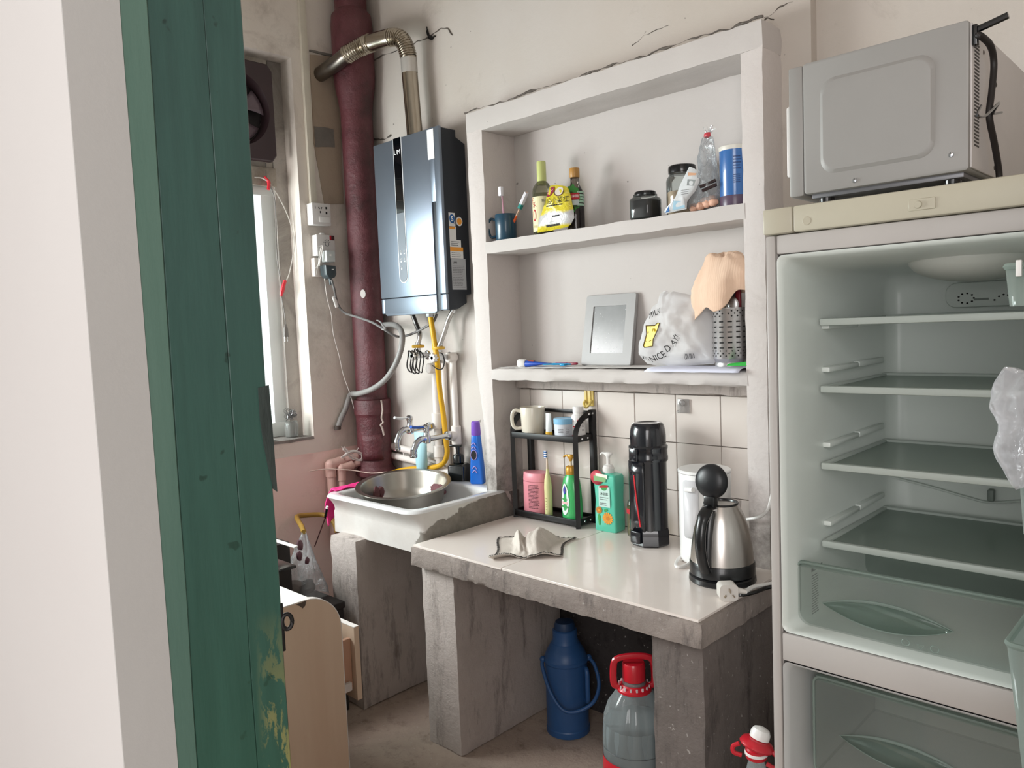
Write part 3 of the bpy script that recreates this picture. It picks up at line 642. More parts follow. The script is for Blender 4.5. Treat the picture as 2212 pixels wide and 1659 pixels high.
# taps
def tap(name,label,base,stub,hcol,hname,drop):
    t=thing(name,label,'tap',base); L=stub
    G().lathe([(.017,0),(.019,.004),(.017,.012),(.011,.016),(.0105,.02)],mx=Matrix.Rotation(PI/2,4,'X'),seg=16).build('wall_flange',CHR,t)
    G().tube([Vector((0,-.012,0)),Vector((0,-L*.6,0)),Vector((0,-L,0))],[.0105,.0105,.0125],14).build('tap_stub',CHR,t)
    G().lathe([(.010,-.016),(.0155,-.012),(.0165,0),(.0155,.012),(.011,.02),(.011,.036),(.0135,.04),(.0135,.052),(.006,.058),(0,.058)],c=(0,-L,0),seg=16).build('tap_body',CHR,t)
    sp_=cat([Vector((0,-L,0)),Vector((0,-L-.025,.004)),Vector((0,-L-.05,-.008)),Vector((0,-L-.066,-.035)),Vector((0,-L-.068,-.035-drop))],5)
    G().tube(sp_,[.0125]*8+[.0115]*(len(sp_)-8),14).build('spout',CHR,t)
    G().lathe([(.0125,0),(.014,.002),(.014,.012),(.0115,.014),(.0115,.03),(.009,.03)],c=(0,-L-.068,-.035-drop-.026),seg=14).build('spout_nozzle',CHR,t)
    G().tube(cat([Vector((0,-L,.05)),Vector((-.006,-L-.022,.048)),Vector((-.012,-L-.045,.05)),Vector((-.015,-L-.062,.054))],4),[.006]*5+[.008]*4+[.0085]*4,10,flat=.7).build('lever_handle',hcol,t)
    return t
t2b=(b0[0],YP-.04,0.932)
tapB=tap('water_tap','chrome tap with blue lever on the slim white riser',t2b,.112,mat('blue_lever','#1d56b8',.3),'blue',.0)
tapA=tap('water_tap','chrome tap with clear white lever nearer the corner',(-2.399,1.995,0.958),.105,mat('clear_lever','#dfe2e6',.15,.3),'white',.012)
# angle valves with knobs
def valve(label,c,ln):
    t=thing('angle_valve',label,'valve',c)
    G().tube([Vector((0,ln,0)),Vector((0,-.012,0))],.0115,14).build('valve_body',CHR,t)
    G().lathe([(.017,0),(.019,.004),(.013,.008)],mx=Matrix.Rotation(PI/2,4,'X'),c=(0,ln,0),seg=16).build('valve_flange',CHR,t)
    G().tube([Vector((0,0,0)),Vector((0,0,.032))],.0105,14).build('valve_outlet',CHR,t)
    k=[( (.0165+.0018*math.cos(8*a))*math.cos(a),(.0165+.0018*math.cos(8*a))*math.sin(a)) for a in [2*PI*i/48 for i in range(48)]]
    kn=G().prism(k,-.036,-.016,'Y',.002).build('knob',WHT,t)
    G().lathe([(0,0),(.007,0)],mx=Matrix.Rotation(PI/2,4,'X'),c=(0,-.0365,0),seg=14).build('knob_dot',mat('pink_dot','#d98a96',.5),kn)
    G().lathe([(.014,0),(.024,.001),(.026,.006),(.024,.012),(.010,.014)],c=(0,0,.03),seg=18).build('seal_ring',mat('yellow_seal','#e0b03a',.5,var=.08),t)
    return t
v1=(-2.403,1.955,1.248); v2=(-2.280,1.955,1.240)
valve('left angle valve with the tangled black cord on it',v1,.05); valve('right angle valve crossed by the yellow hose',v2,.06)
def braided(label,pts,r):
    t=thing('braided_hose',label,'hose',tuple(pts[0])); p=dense(cat(off(t,pts),8),3)
    G().tube(p,r,10,ribs=lambda i:.16*(i%2)).build('braid',STL,t,ang=80)
    G().tube([p[0],p[6]],r*1.35,10).build('hose_nut',CHR,t); G().tube([p[-6],p[-1]],r*1.35,10).build('hose_nut',CHR,t); return t
hb=1.418
braided('steel braided hose on the left angle valve',[(-2.470,1.985,1.425),(-2.439,1.980,1.374),(-2.400,1.965,1.332),(v1[0],v1[1],v1[2]+.042)],.0085)
braided('steel braided hose on the right angle valve',[(-2.213,1.985,1.425),(-2.241,1.980,1.385),(-2.254,1.970,1.341),(v2[0]+.006,v2[1],v2[2]+.042)],.0085)
gh=[(-2.313,1.950,1.388),(-2.291,1.945,1.307),(-2.274,1.940,1.236),(-2.289,1.955,1.190),(-2.317,1.985,1.096),(-2.321,2.000,1.002),(-2.314,2.000,0.909),(-2.310,2.000,0.854),(-2.338,1.995,0.809),(-2.420,1.990,0.786),(-2.535,1.985,0.772),(-2.618,1.975,0.753),(-2.668,1.950,0.730),(-2.694,1.930,0.691)]
gt=thing('gas_hose','yellow gas hose from the heater down behind the taps','hose',tuple(gh[0])); gp=cat(off(gt,[(gh[0][0],gh[0][1],1.405)]+gh[1:]),6)
G().tube(gp,.0105,10).build('hose_run',YEL,gt); G().lathe([(.014,0),(.016,.003),(.016,.016),(.012,.02),(.012,.024)],c=(0,0,1.398-gt.location.z),seg=6).build('hose_nut',CHR,gt)
bk=thing('cable_coil','coil of thin black cable hung over the left valve','cable',(v1[0],v1[1]-.01,v1[2]))
for k in range(4):
    c=[Vector((-.005+.006*k+(.018+.002*k)*math.cos(a)*(.9 if k%2 else 1),-.03+.012*k+.004*math.sin(3*a),-.022-.003*(k%2)+(.043+.003*(k%3))*math.sin(a))) for a in [2*PI*i/24 for i in range(24)]]
    G().tube(c,.0027,6,closed=True).build('cord_loop',BLK,bk)
cl=thing('cable_loop','thin black cable hung under the right valve','cord',(v2[0],v2[1]-.01,v2[2]))
G().tube(cat(off(cl,[(-2.289,1.930,1.210),(-2.250,1.920,1.198),(-2.221,1.920,1.200),(-2.214,1.925,1.228),(-2.228,1.930,1.254),(-2.250,1.935,1.259)]),6),.0024,6).build('cord_run',BLK,cl)
# grey waste hose wrapped round the soil pipe
gw=[(-2.671,1.990,1.377),(-2.568,1.960,1.376),(-2.487,1.930,1.362),(-2.430,1.900,1.330),(-2.418,1.880,1.276),(-2.449,1.870,1.213),(-2.510,1.865,1.157),(-2.598,1.865,1.117),(-2.702,1.870,1.094),(-2.793,1.890,1.086),(-2.800,1.879,1.060),(-2.803,1.864,1.022),(-2.803,1.839,0.985),(-2.803,1.820,0.945)]
g1=thing('waste_hose','grey plastic hose curling round the dark red pipe','hose',tuple(gw[0])); G().tube(cat(off(g1,gw),6),.0115,10).build('hose_run',GRYH,g1)
e=off(g1,[gw[-1]])[0]; G().lathe([(.012,-.004),(.0145,-.003),(.0145,.012),(.012,.014)],c=e,seg=12).build('hose_cuff',mat('dark_hose_end','#4f4640',.6),g1)
# heater power cable
pcb=[(-2.740,1.792,1.570),(-2.750,1.809,1.531),(-2.780,1.835,1.495),(-2.790,1.851,1.466),(-2.770,1.868,1.434),(-2.675,1.870,1.411),(-2.581,1.870,1.387),(-2.506,1.870,1.357),(-2.481,1.900,1.331),(-2.466,1.930,1.326),(-2.410,1.940,1.337),(-2.348,1.950,1.359),(-2.308,1.960,1.379),(-2.296,1.970,1.409)]
pw=thing('power_cable','grey heater power cable sagging from the wall socket','cable',tuple(pcb[0])); G().tube(cat(off(pw,pcb),6),.005,8).build('cable_run',mat('grey_cable','#6f6d6c',.5),pw)
q=off(pw,[(-2.780,1.824,1.504),(-2.785,1.841,1.460)]); G().tube(q,.0095,10,flat=.6).build('paper_tag',WHT,pw)
q=off(pw,[(-2.535,1.860,1.395),(-2.511,1.858,1.387),(-2.479,1.855,1.360),(-2.504,1.860,1.357)]); G().tube(cat(q,4),.005,6,flat=.5).build('cable_tie',mat('grey_tie','#a9a7a5',.5),pw)
# ---------------------------------------------------------------- sockets and chargers on the left wall
def onwall(t,a,b,name,m,bev=.003): return G().box(a,b,bev).build(name,m,t)
def socket(label,yc,zc,w,hh,d,tilt=0):
    t=thing('socket_box',label,'socket',(XL,yc,zc)); onwall(t,(0,-w/2,-hh/2),(d*.72,w/2,hh/2),'back_box',WHT,.003); onwall(t,(d*.72,-w/2-.001,-hh/2-.001),(d,w/2+.001,hh/2+.001),'face_plate',mat('socket_face','#dcd8d5',.35,var=.02),.004); return t
u=(-2.780,1.787,1.840); s1=socket('upper white socket box with a rocker switch',u[1]+.0,u[2],.086,.088,.045)
SLOT=mat('slot_black','#151313',.8)
def slot(t,y,z,w,h,d,rot=0): G().box((-.0005,-w/2,-h/2),(.0012,w/2,h/2),mx=Matrix.Translation((d,y,z))@Matrix.Rotation(rot,4,'X')).build('pin_slot',SLOT,t)
slot(s1,.022,.026,.007,.009,.0452); slot(s1,.022,.006,.007,.009,.0452); slot(s1,-.012,.024,.003,.009,.0452,.5); slot(s1,-.001,.024,.003,.009,.0452,-.5); slot(s1,-.007,.008,.003,.009,.0452); slot(s1,-.03,.026,.002,.012,.0452)
onwall(s1,(.045,-.016,-.034),(.050,.034,-.010),'rocker',WHT,.002)
u2=(-2.780,1.801,1.714); s2=socket('lower white socket box with a red corner label',u2[1],u2[2],.086,.086,.042)
onwall(s2,(.042,.018,.022),(.0426,.041,.041),'corner_label',mat('dark_label','#4a2a2c',.5),.0001); onwall(s2,(.0427,.018,.022),(.043,.026,.041),'corner_label',RED,.0001)
g=G(); g.tube([Vector((.0425,.004+.009*math.cos(a),.006+.009*math.sin(a))) for a in [2*PI*k/16 for k in range(16)]],.0014,5,closed=True)
g.build('dial_ring',GINK,s2)
for k in range(5): a=.5+k*.55; G().box((.042,.004+.016*math.cos(a)-.002,.006+.016*math.sin(a)-.002),(.0428,.004+.016*math.cos(a)+.002,.006+.016*math.sin(a)+.002)).build('dial_mark',GINK,s2)
onwall(s2,(.0,-.008,.043),(.02,.01,.054),'cable_gland',WHT,.002)
u3=(-2.790,1.770,1.623); s3=tag(G().box((XL,u3[1]-.022,u3[2]-.036),(XL+.03,u3[1]+.03,u3[2]+.04),.003).build('adapter_box',mat('offwhite_box','#ded5cf',.45,var=.03)),'off-white box under the lower socket with a coiled lead','box')
u4=(-2.750,1.792,1.667); ch=thing('charger','small white square charger plugged into the lower socket','charger',(XL+.045,u4[1],u4[2])); onwall(ch,(0,-.018,-.024),(.036,.024,.022),'charger_body',mat('charger_grey','#c6cac8',.35),.003); onwall(ch,(.0355,-.003,-.001),(.0362,.006,.007),'charger_mark',WHT,.0002)
u5=(-2.740,1.792,1.606); pl=thing('power_plug','dark grey plug hanging below the white charger','plug',(XL+.032,u5[1],u5[2])); DG=mat('slate_plastic','#3c4549',.35,var=.05)
g=G(); g.prism([(-.024,.024),(.026,.022),(.028,-.012),(.02,-.026),(.004,-.032),(-.012,-.028),(-.022,-.014)],0,.048,'X',.006); g.build('plug_body',DG,pl)
G().tube([Vector((.028,.006,-.03)),Vector((.03,.006,-.055))],[.007,.005],10).build('strain_relief',DG,pl); G().box((.0475,.004,.004),(.0485,.014,.008)).build('plug_mark',WHT,pl)
wl_=thing('charger_lead','thin white lead hanging down the wall in a loose coil','lead',(-2.760,1.756,1.598))
WL=mat('white_lead','#d9d4cf',.5)
G().tube(cat(off(wl_,[(-2.775,1.756,1.627),(-2.765,1.757,1.668),(-2.758,1.764,1.703),(-2.755,1.768,1.691),(-2.757,1.756,1.654),(-2.760,1.751,1.626)]),6),.0022,6).build('lead_loop',WL,wl_)
G().tube(cat(off(wl_,[(-2.760,1.759,1.707),(-2.755,1.769,1.708),(-2.757,1.762,1.676),(-2.770,1.754,1.632),(-2.775,1.738,1.613),(-2.775,1.741,1.587),(-2.770,1.754,1.636)]),6),.0022,6).build('lead_loop',WL,wl_)
G().tube(cat(off(wl_,[(-2.765,1.775,1.632),(-2.780,1.785,1.581),(-2.800,1.805,1.496),(-2.805,1.824,1.428),(-2.805,1.828,1.350),(-2.800,1.848,1.251),(-2.800,1.863,1.171),(-2.790,1.884,1.090),(-2.785,1.899,1.019),(-2.775,1.914,0.988),(-2.765,1.906,0.909),(-2.765,1.891,0.851),(-2.755,1.841,0.843),(-2.755,1.804,0.874)]),7),.0022,6).build('lead_run',WL,wl_)
for k in range(4):
    c=[(-2.750,1.809,0.868),(-2.745,1.849,0.823),(-2.735,1.883,0.810),(-2.735,1.890,0.833),(-2.745,1.846,0.847),(-2.750,1.797,0.826)]
    G().tube(cat(off(wl_,[(p[0]+.004*math.cos(k*2+i),p[1]+.006*math.sin(k*1.7+i*2),p[2]+.006*math.cos(k+i)) for i,p in enumerate(c)]),6),.0022,6).build('lead_loop',WL,wl_)
# wires hanging in the window recess
hw=thing('hanging_wires','grey wires with red taped joints hanging beside the window','wires',(-2.900,1.621,1.988))
GW=mat('grey_wire','#77726e',.5); TP=mat('red_tape','#d02b38',.4)
G().tube(cat(off(hw,[(-2.900,1.619,2.048),(-2.895,1.614,1.995),(-2.890,1.627,1.950),(-2.890,1.642,1.905),(-2.890,1.642,1.812),(-2.890,1.637,1.718),(-2.890,1.638,1.643),(-2.890,1.646,1.568),(-2.890,1.646,1.511),(-2.890,1.654,1.444),(-2.890,1.657,1.396)]),6),.0026,6).build('wire',GW,hw)
G().tube(cat(off(hw,[(-2.890,1.628,1.963),(-2.885,1.664,1.906),(-2.875,1.695,1.823),(-2.870,1.709,1.738),(-2.870,1.702,1.690),(-2.875,1.680,1.605),(-2.880,1.665,1.571)]),6),.0024,6).build('wire',mat('white_wire','#c9c3bc',.5),hw)
G().tube(cat(off(hw,[(-2.890,1.561,1.983),(-2.885,1.588,1.983),(-2.880,1.607,1.974)]),5),.003,6).build('wire',mat('white_wire','#c9c3bc',.5),hw)
G().tube(cat(off(hw,[(-2.880,1.598,1.989),(-2.880,1.609,1.978),(-2.880,1.616,1.966),(-2.880,1.612,1.938)]),4),[.006]*5+[.0085]*4+[.008]*4,8,flat=.8).build('taped_joint',TP,hw)
G().tube(cat(off(hw,[(-2.880,1.661,1.575),(-2.880,1.649,1.544),(-2.885,1.641,1.511)]),4),[.0075]*4+[.009]*3+[.006]*2,8).build('taped_joint',TP,hw)
p=off(hw,[(-2.890,1.657,1.396),(-2.888,1.654,1.343)])
G().tube([p[0],p[0].lerp(p[1],.35),p[1]],[.004,.010,.013],8,flat=.6).build('plug_head',GW,hw)
for d in (-.006,.006): G().tube([p[1]+Vector((0,d,0)),p[1]+Vector((0,d,-.018))],.002,6).build('plug_pin',CHR,hw)
# steel wool scourer in a glass on the sill, white soap dish beside it
jg=thing('glass_jar','small cloudy glass jar on the window sill','jar',(-2.871+.0,1.64,.931))
jg.location.x=XL-.045
G().lathe([(.022,0),(.026,.002),(.028,.05),(.024,.058),(.026,.064),(.024,.064),(.0245,.05),(.02,.004)],seg=18).build('jar_wall',clear('cloudy_glass','#e8ebea',.8,.08,.25,'#c9c7c4'),jg)
sw=thing('steel_wool','dark steel wool scourer sitting on the cloudy jar','scourer',(XL-.045,1.638,.931+.064)); rnd=random.Random(5)
g=G()
for k in range(46):
    c=Vector((rnd.uniform(-1,1),rnd.uniform(-1,1),rnd.uniform(-.8,1))); c=c.normalized()*.022*rnd.random()**.4+Vector((0,0,.026)); ax=Vector((rnd.uniform(-1,1),rnd.uniform(-1,1),rnd.uniform(-1,1))).normalized(); u_=ax.orthogonal().normalized(); w_=ax.cross(u_); rr_=rnd.uniform(.007,.015)
    g.tube([c+u_*rr_*math.cos(2*PI*i/8)+w_*rr_*math.sin(2*PI*i/8) for i in range(8)],.0009,3,closed=True)
stuff(g.build('wool_curls',mat('wool_steel','#8f8f90',.28,.9,var=.2),sw))
sd_=tag(G().ball((XL-.02,1.50,.938),.03,14,8,(1,1.4,.28),.2,40).build('soap_bar',mat('white_soap','#ece8e4',.4)),'flat white piece of soap at the edge of the window sill','soap')
hk=thing('twine','thin twine stretched along the wall behind the pink cloth','twine',(-2.750,1.688,0.793))
G().tube(cat(off(hk,[(-2.800,1.671,0.787),(-2.770,1.733,0.789),(-2.720,1.824,0.774),(-2.654,1.870,0.761),(-2.555,1.880,0.774)]),5),.0022,5).build('twine_run',mat('pale_twine','#cfb9ae',.7),hk)
# ---------------------------------------------------------------- on the sink
BS=mat('basin_steel','#aaa59d',.3,1,var=.06,scale=6)
bc=Vector((-2.228,1.639,0.755)); bs=thing('steel_basin','round steel basin tilted in the sink','basin',(-2.283,1.756,.748))
mx=Matrix.Rotation(math.radians(4),4,'Y')@Matrix.Rotation(math.radians(5.2),4,'X')
G().lathe([(r*.94,z) for r,z in [(0,-.078),(.10,-.078),(.135,-.066),(.155,-.03),(.168,.02),(.172,.028),(.186,.030),(.19,.032),(.19,.035),(.186,.0355),(.170,.0335),(.166,.026),(.152,-.028),(.132,-.063),(.10,-.0745),(0,-.0745)]],seg=48,mx=mx).build('basin_shell',BS,bs,ang=50)
RAG=mat('dull_red_sponge','#6e4448',.75,var=.2,scale=40,bump=.5,bscale=200)
tag(G().ball((-2.205,1.855,.748),.040,22,12,(1.1,.28,.55),.35,2.2,4).build('red_rag',RAG),'dull red rag stuck to the far side of the steel basin','rag')
g=G(); g.ball((-2.40,1.735,.738),.022,14,9,(.45,.7,1),.3,2.5,7); g.ball((-2.392,1.708,.738),.021,14,9,(.4,.7,1.2),.3,2.5,9)
tag(g.build('red_rag',RAG),'small dull red rag in the left side of the steel basin','rag')
# pink cloth over the rim
PNK=mat('bright_pink_cloth','#f0358a',.75,var=.08,scale=30,bump=.35,bscale=260)
pth=[(-2.640,1.930,0.749),(-2.655,1.800,0.746),(-2.603,1.660,0.757),(-2.581,1.600,0.758)]
def pinkf(u,v):
    a=Vector((-2.494,1.975,.762)).lerp(Vector((-2.494,1.580,.764)),u); t=max(0,(u-.80)/.20)
    if v<.3:
        k=1-v/.3; p=a+Vector((.022*k,0,.003*math.sin(u*31)-.003*k))
    else:
        k=(v-.3)/.7; drop=(.020+.165*max(0,(u-.60)/.40)**1.2*(1-.30*t))*k; bul=(.030+.008*math.sin(u*13)+.050*max(0,(u-.55)/.45))*math.sin(min(1,k*1.25)*PI*.55)
        p=a+Vector((-bul+.085*t*t*k,-.028*t*k,-drop+.006*(1-k)))
    return p+Vector((.005*nz(p,24,1),.004*nz(p,24,2),.005*abs(nz(p,26,3))))
pc_=tag(G().grid(pinkf,34,22).build('pink_cloth',PNK,solid=.004,ang=180),'bright pink cloth draped over the left rim of the sink','cloth')
br=thing('thin_stick','thin black stick with a pale tip leaning below the pink cloth','stick',(-2.494,1.550,0.694))
q=off(br,[(-2.486,1.550,0.706),(-2.490,1.550,0.698),(-2.520,1.560,0.657),(-2.675,1.600,0.510)])
G().tube([q[0],q[1]],.005,8).build('tip',WHT,br); G().tube([q[1],q[2]],.0055,8).build('grip',BLK,br); G().tube([q[2],q[3]],.0025,6).build('shaft',mat('dark_red_wire','#4a2226',.5),br)
# face wash tube, soap pump, blue spray
ty=1.968; tx=-2.433
tb=thing('face_wash_tube','pale blue squeeze tube standing on its white cap','tube',(tx,ty,.7585),.3)
PB=mat('pale_blue_plastic','#a9d5df',.35,var=.02); 
g=G(); L=[]
for z,rx,ry in ((.03,.0225,.0215),(.05,.025,.022),(.11,.0275,.014),(.165,.03,.003),(.176,.030,.0015)):
    L.append([Vector((rx*math.cos(a),ry*math.sin(a),z)) for a in [2*PI*k/24 for k in range(24)]])
g.loft(L).build('tube_body',PB,tb); G().lathe([(.021,0),(.022,.002),(.0225,.028),(.02,.031)],seg=24).build('cap',WHT,tb)
g=G(); rows(g,lambda u,v:Vector((u,-.0225+.11*(v-.03),v)),-.011,.011,.075,.10,4,.3,2); g.build('small_print',GINK,tb)
sx_=-2.239
sb=thing('soap_dispenser','black square foaming soap bottle with pump behind the sink','bottle',(sx_,1.995,.749),.42)
JB=mat('black_bottle','#0c1113',.2,coat=.4)
g=G(); g.loft([[Vector((x,y,z)) for x,y in rrect(-a,a,-b,b,r,5)] for z,a,b,r in ((0,.033,.03,.010),(.003,.036,.033,.010),(.066,.036,.033,.010),(.072,.032,.029,.012),(.075,.02,.02,.012))]).build('bottle_body',JB,sb)
G().lathe([(.018,.074),(.0225,.078),(.0225,.104),(.02,.108),(.011,.109),(.0105,.112)],seg=20).build('collar',JB,sb)
G().lathe([(.0095,.11),(.0085,.128),(.010,.138),(.010,.142)],seg=14).build('pump_stem',JB,sb)
G().box((-.036,-.007,.139),(.018,.007,.147),.003).build('pump_head',JB,sb)
px_=-2.124
bl=thing('squeeze_bottle','tall blue bottle with a purple cap beside the black soap bottle','bottle',(-2.121,1.985,.7585),.5)
BB=mat('bright_blue_plastic','#1b6fd6',.28,coat=.3); PU=mat('purple_cap','#7c52bd',.4)
g=G(); g.loft([[Vector((x,y,z)) for x,y in rrect(-a,a,-b,b,r,5)] for z,a,b,r in ((0,.025,.018,.008),(.004,.027,.020,.008),(.07,.025,.0195,.011),(.14,.0205,.018,.0150),(.18,.0178,.0172,.015),(.186,.0165,.0165,.0145))]).build('bottle_body',BB,bl)
G().lathe([(.0175,.185),(.0185,.187),(.0165,.234),(.013,.238),(0,.2385)],seg=22).build('cap',PU,bl)
def bf(u,v): return Vector((u,-.0212+.0000+.018*max(0,(v-.06))*.18,v))
g=G(); disc(g,bf,-.006,.11,.011,.018); g.build('emblem',INK,bl)
g=G(); g.tube([bf(-.006+.012*math.cos(a),.112+.019*math.sin(a)) for a in [2*PI*k/20 for k in range(20)]],.0012,5,closed=True); g.build('emblem_ring',mat('lilac_ink','#b9a2dc',.5),bl)
for k,z in enumerate((.15,.135,.06,.045)): G().tube(cat([bf(-.014,z),bf(-.004,z+.008),bf(.004,z-.002)],4),.0018,5).build('swirl',mat('lilac_ink','#b9a2dc',.5),bl)
# ---------------------------------------------------------------- upper niche shelf
S1=1.6525
YS=1.985
def X_(x): return x
# blue cup with two toothbrushes
cup=thing('toothbrush_cup','dark blue mug holding toothbrushes at left end of upper shelf','cup',(-1.918,YS,S1))
DB=mat('petrol_blue_glaze','#1c4257',.3,var=.05,coat=.3)
G().lathe([(0,.004),(.034,.004),(.0355,0),(.037,.002),(.0385,.088),(.0375,.0905),(.0365,.088),(.034,.008),(0,.008)],seg=32).build('cup_body',DB,cup)
G().tube(cat([Vector((-.030,-.022,.074)),Vector((-.045,-.03,.078)),Vector((-.052,-.035,.06)),Vector((-.051,-.034,.03)),Vector((-.044,-.03,.014)),Vector((-.03,-.022,.016))],5),.006,10,flat=.75).build('handle',DB,cup)
def brush(label,base,top,c1,c2,grip,head):
    t=thing('toothbrush',label,'toothbrush',base); b=Vector((0,0,0)); e=Vector(top)-Vector(base); d=e.normalized(); n=d.cross(Vector((.72,.69,0))).normalized()
    sid=d.orthogonal().normalized()
    G().tube([b,e*.25,e*.45],[.0045,.006,.0045],8,flat=.7).build('grip',grip,t)
    G().tube([e*.44,e*.75,e],[.0045,.003,.0045],8,flat=.7).build('neck',c1,t)
    return t,e,d
t,e,d=brush('pink and white toothbrush standing upright in the blue mug',(cup.location.x-.006,YS+.002,S1+.02),(-1.923,1.975,1.837),mat('pale_pink','#dba9bd',.35),None,mat('pink_grip','#c74c6c',.4),None)
W2=mat('bristle_white','#eceaf2',.6)
G().box((-.006,-.012,-.030),(.008,.002,.002),.002,mx=Matrix.Translation(e)).build('bristles',W2,t)
t,e,d=brush('toothbrush with an orange grip leaning right in the blue mug',(cup.location.x+.006,YS+.004,S1+.02),(-1.816,1.990,1.807),mat('clear_orange','#d9b7a0',.3),None,mat('orange_grip','#f0682f',.4),None)
q=[e*.72,e*.99]; G().tube(q,[.010,.009],8,flat=.8).build('bristles',W2,t); G().tube([e*.62,e*.735],[.0095,.010],8,flat=.8).build('bristles',mat('teal_bristles','#2b8d86',.6),t)
# rice wine bottle
rw=thing('rice_wine_bottle','clear glass bottle with a pale green capsule and red lettered label','bottle',(-1.755,2.0,S1))
PG=mat('pale_green_capsule','#c6cd83',.4,var=.03)
G().lathe([(0,.001),(.031,0),(.034,.004),(.034,.145),(.032,.158),(.024,.172),(.015,.182),(.0145,.20)],seg=28).build('glass_body',clear('dull_bottle_glass','#d7d6c6',.8,.03,.12,'#b3b1a1'),rw)
G().lathe([(0,.006),(.031,.006),(.0325,.01),(.0325,.14),(0,.142)],seg=24).build('wine',clear('pale_wine','#d9d9c4',.15,.1,.18,'#b9b9a2'),rw)
G().lathe([(.0155,.170),(.0158,.178),(.0158,.244),(.0145,.248),(0,.249)],seg=22).build('capsule',PG,rw)
pf=cyl(.034,math.radians(-92),0,.0008)
g=G(); patch(g,pf,-.034,.05,.012,.128,16,2); g.build('label',mat('cream_label','#e4dfb4',.55,var=.03),rw)
pf=cyl(.034,math.radians(-92),0,.0016)
text('千',.021,RINK,lambda u,v:pf(u-.016,v+.115),rw); text('禾',.021,RINK,lambda u,v:pf(u-.006,v+.100),rw)
text('0',.058,RINK,lambda u,v:pf(u-.006,v+.064),rw,sx=.62); text('添加',.009,mat('gold_ink','#a88d4a',.5),lambda u,v:pf(u-.004,v+.028),rw)
text('料酒',.012,INK,lambda u,v:pf(u+.032,v+.112),rw,sx=.8)
# yellow foil bag
yb=thing('seasoning_bag','crumpled yellow and silver seasoning bag leaning on the bottles','bag',(-1.658,1.955,S1))
OUT=[(-1.679,1.804),(-1.651,1.803),(-1.616,1.793),(-1.603,1.784),(-1.594,1.760),(-1.586,1.718),(-1.582,1.688),(-1.598,1.668),(-1.612,1.662),(-1.682,1.659),(-1.743,1.658),(-1.735,1.700),(-1.719,1.721),(-1.701,1.755),(-1.688,1.781)]
o_=[(x-yb.location.x,z-S1) for x,z in OUT]
g=G(); sf=pouch(g,o_,0,.020,10,3,.0035,26)
N=NT('yellow_foil'); v=N.coord(); sx=N.n('ShaderNodeSeparateXYZ'); N.l(v,sx.inputs[0])
a=N.n('ShaderNodeMath',operation='MULTIPLY_ADD'); N.l(N.noise(v,18,2,.5),a.inputs[0]); a.inputs[1].default_value=.03; N.l(sx.outputs[2],a.inputs[2])
k=N.ramp(a.outputs[0],[(.034,0.0),(.036,1.0)]); k2=N.ramp(a.outputs[0],[(.072,1.0),(.076,0.0)]); k=N.mix(1.0,k,k2,'MULTIPLY')
c=N.mix(k,'#dccb35','#c9c9c9'); N.l(c,N.b.inputs['Base Color']); N.b.inputs['Roughness'].default_value=.24; N.b.inputs['Specular IOR Level'].default_value=.8; N.bump(N.noise(v,55,4,.6,.6),.35,.012)
g.build('foil_bag',N.m,yb,ang=70)
def on(sf,x,z,e=0): return lambda u,v:sf(x+u,z+v)-Vector((0,e,0))

cx_=sum(p[0] for p in o_)/len(o_)
text('凉后小菜杠',.0225,INK,on(sf,cx_+.004,.096),yb,sx=.95); g=G(); rows(g,on(sf,0,0),cx_-.03,cx_+.036,.080,.085,1,.8,3,.05); rows(g,on(sf,0,0),cx_-.005,cx_+.025,.045,.051,1,.8,5,.05); rows(g,on(sf,0,0),cx_-.04,cx_+.02,.016,.024,1,.8,8,.05); stuff(g.build('small_print',INK,yb))
g=G(); poly(g,on(sf,cx_-.014,.128),[(.02*math.cos(t)*.8-.012*math.sin(t)*.5,.012*math.sin(t)+.02*math.cos(t)*.55) for t in [2*PI*k/18 for k in range(18)]]); g.build('emblem',mat('maroon_ink','#8c2f3a',.5),yb)
g=G(); poly(g,on(sf,cx_-.014,.128,.0006),[(-.013,-.006),(.010,.005),(.012,.009),(-.011,-.002)]); g.build('emblem_band',mat('pink_ink','#d9a0b0',.5),yb)
g=G(); poly(g,on(sf,cx_+.022,.125),[(.016*math.cos(t),.014*math.sin(t)) for t in [2*PI*k/14 for k in range(14)]]); g.build('picture',mat('bowl_ink','#d8cfc0',.5),yb)
g=G(); g.tube([sf(cx_+.022+.018*math.cos(t),.125+.015*math.sin(t)) for t in [PI*.9+PI*1.15*k/14 for k in range(15)]],.0014,5); g.build('picture_rim',mat('brown_ink','#6b4a2c',.5),yb)
# vinegar bottle
vb=thing('vinegar_bottle','dark vinegar bottle with brown cap and green leaf label','bottle',(-1.616,2.005,S1))
G().lathe([(0,.001),(.026,0),(.029,.003),(.029,.112),(.027,.124),(.017,.146),(.0145,.155),(.0145,.178)],seg=28).build('glass_body',clear('vinegar_glass','#cfc8c4',.9,.02,.05,'#8d8a88'),vb)
G().lathe([(0,.004),(.027,.004),(.0275,.11),(.0255,.122),(.018,.136),(0,.137)],seg=24).build('vinegar',mat('dark_vinegar','#24141a',.25),vb)
G().lathe([(.0155,.172),(.0165,.174),(.0165,.200),(.0155,.203),(0,.2035)],seg=22).build('cap',mat('tan_cap','#b0813f',.4),vb)
pf=cyl(.029,math.radians(-72),0,.0008)
g=G(); poly(g,pf,[((.026+.003*math.cos(9*t))*math.cos(t),.102+(.043+.003*math.cos(9*t))*math.sin(t)) for t in [2*PI*k/54 for k in range(54)]]); g.build('label',mat('leaf_green','#3f8b3f',.5,var=.08),vb,ang=180)
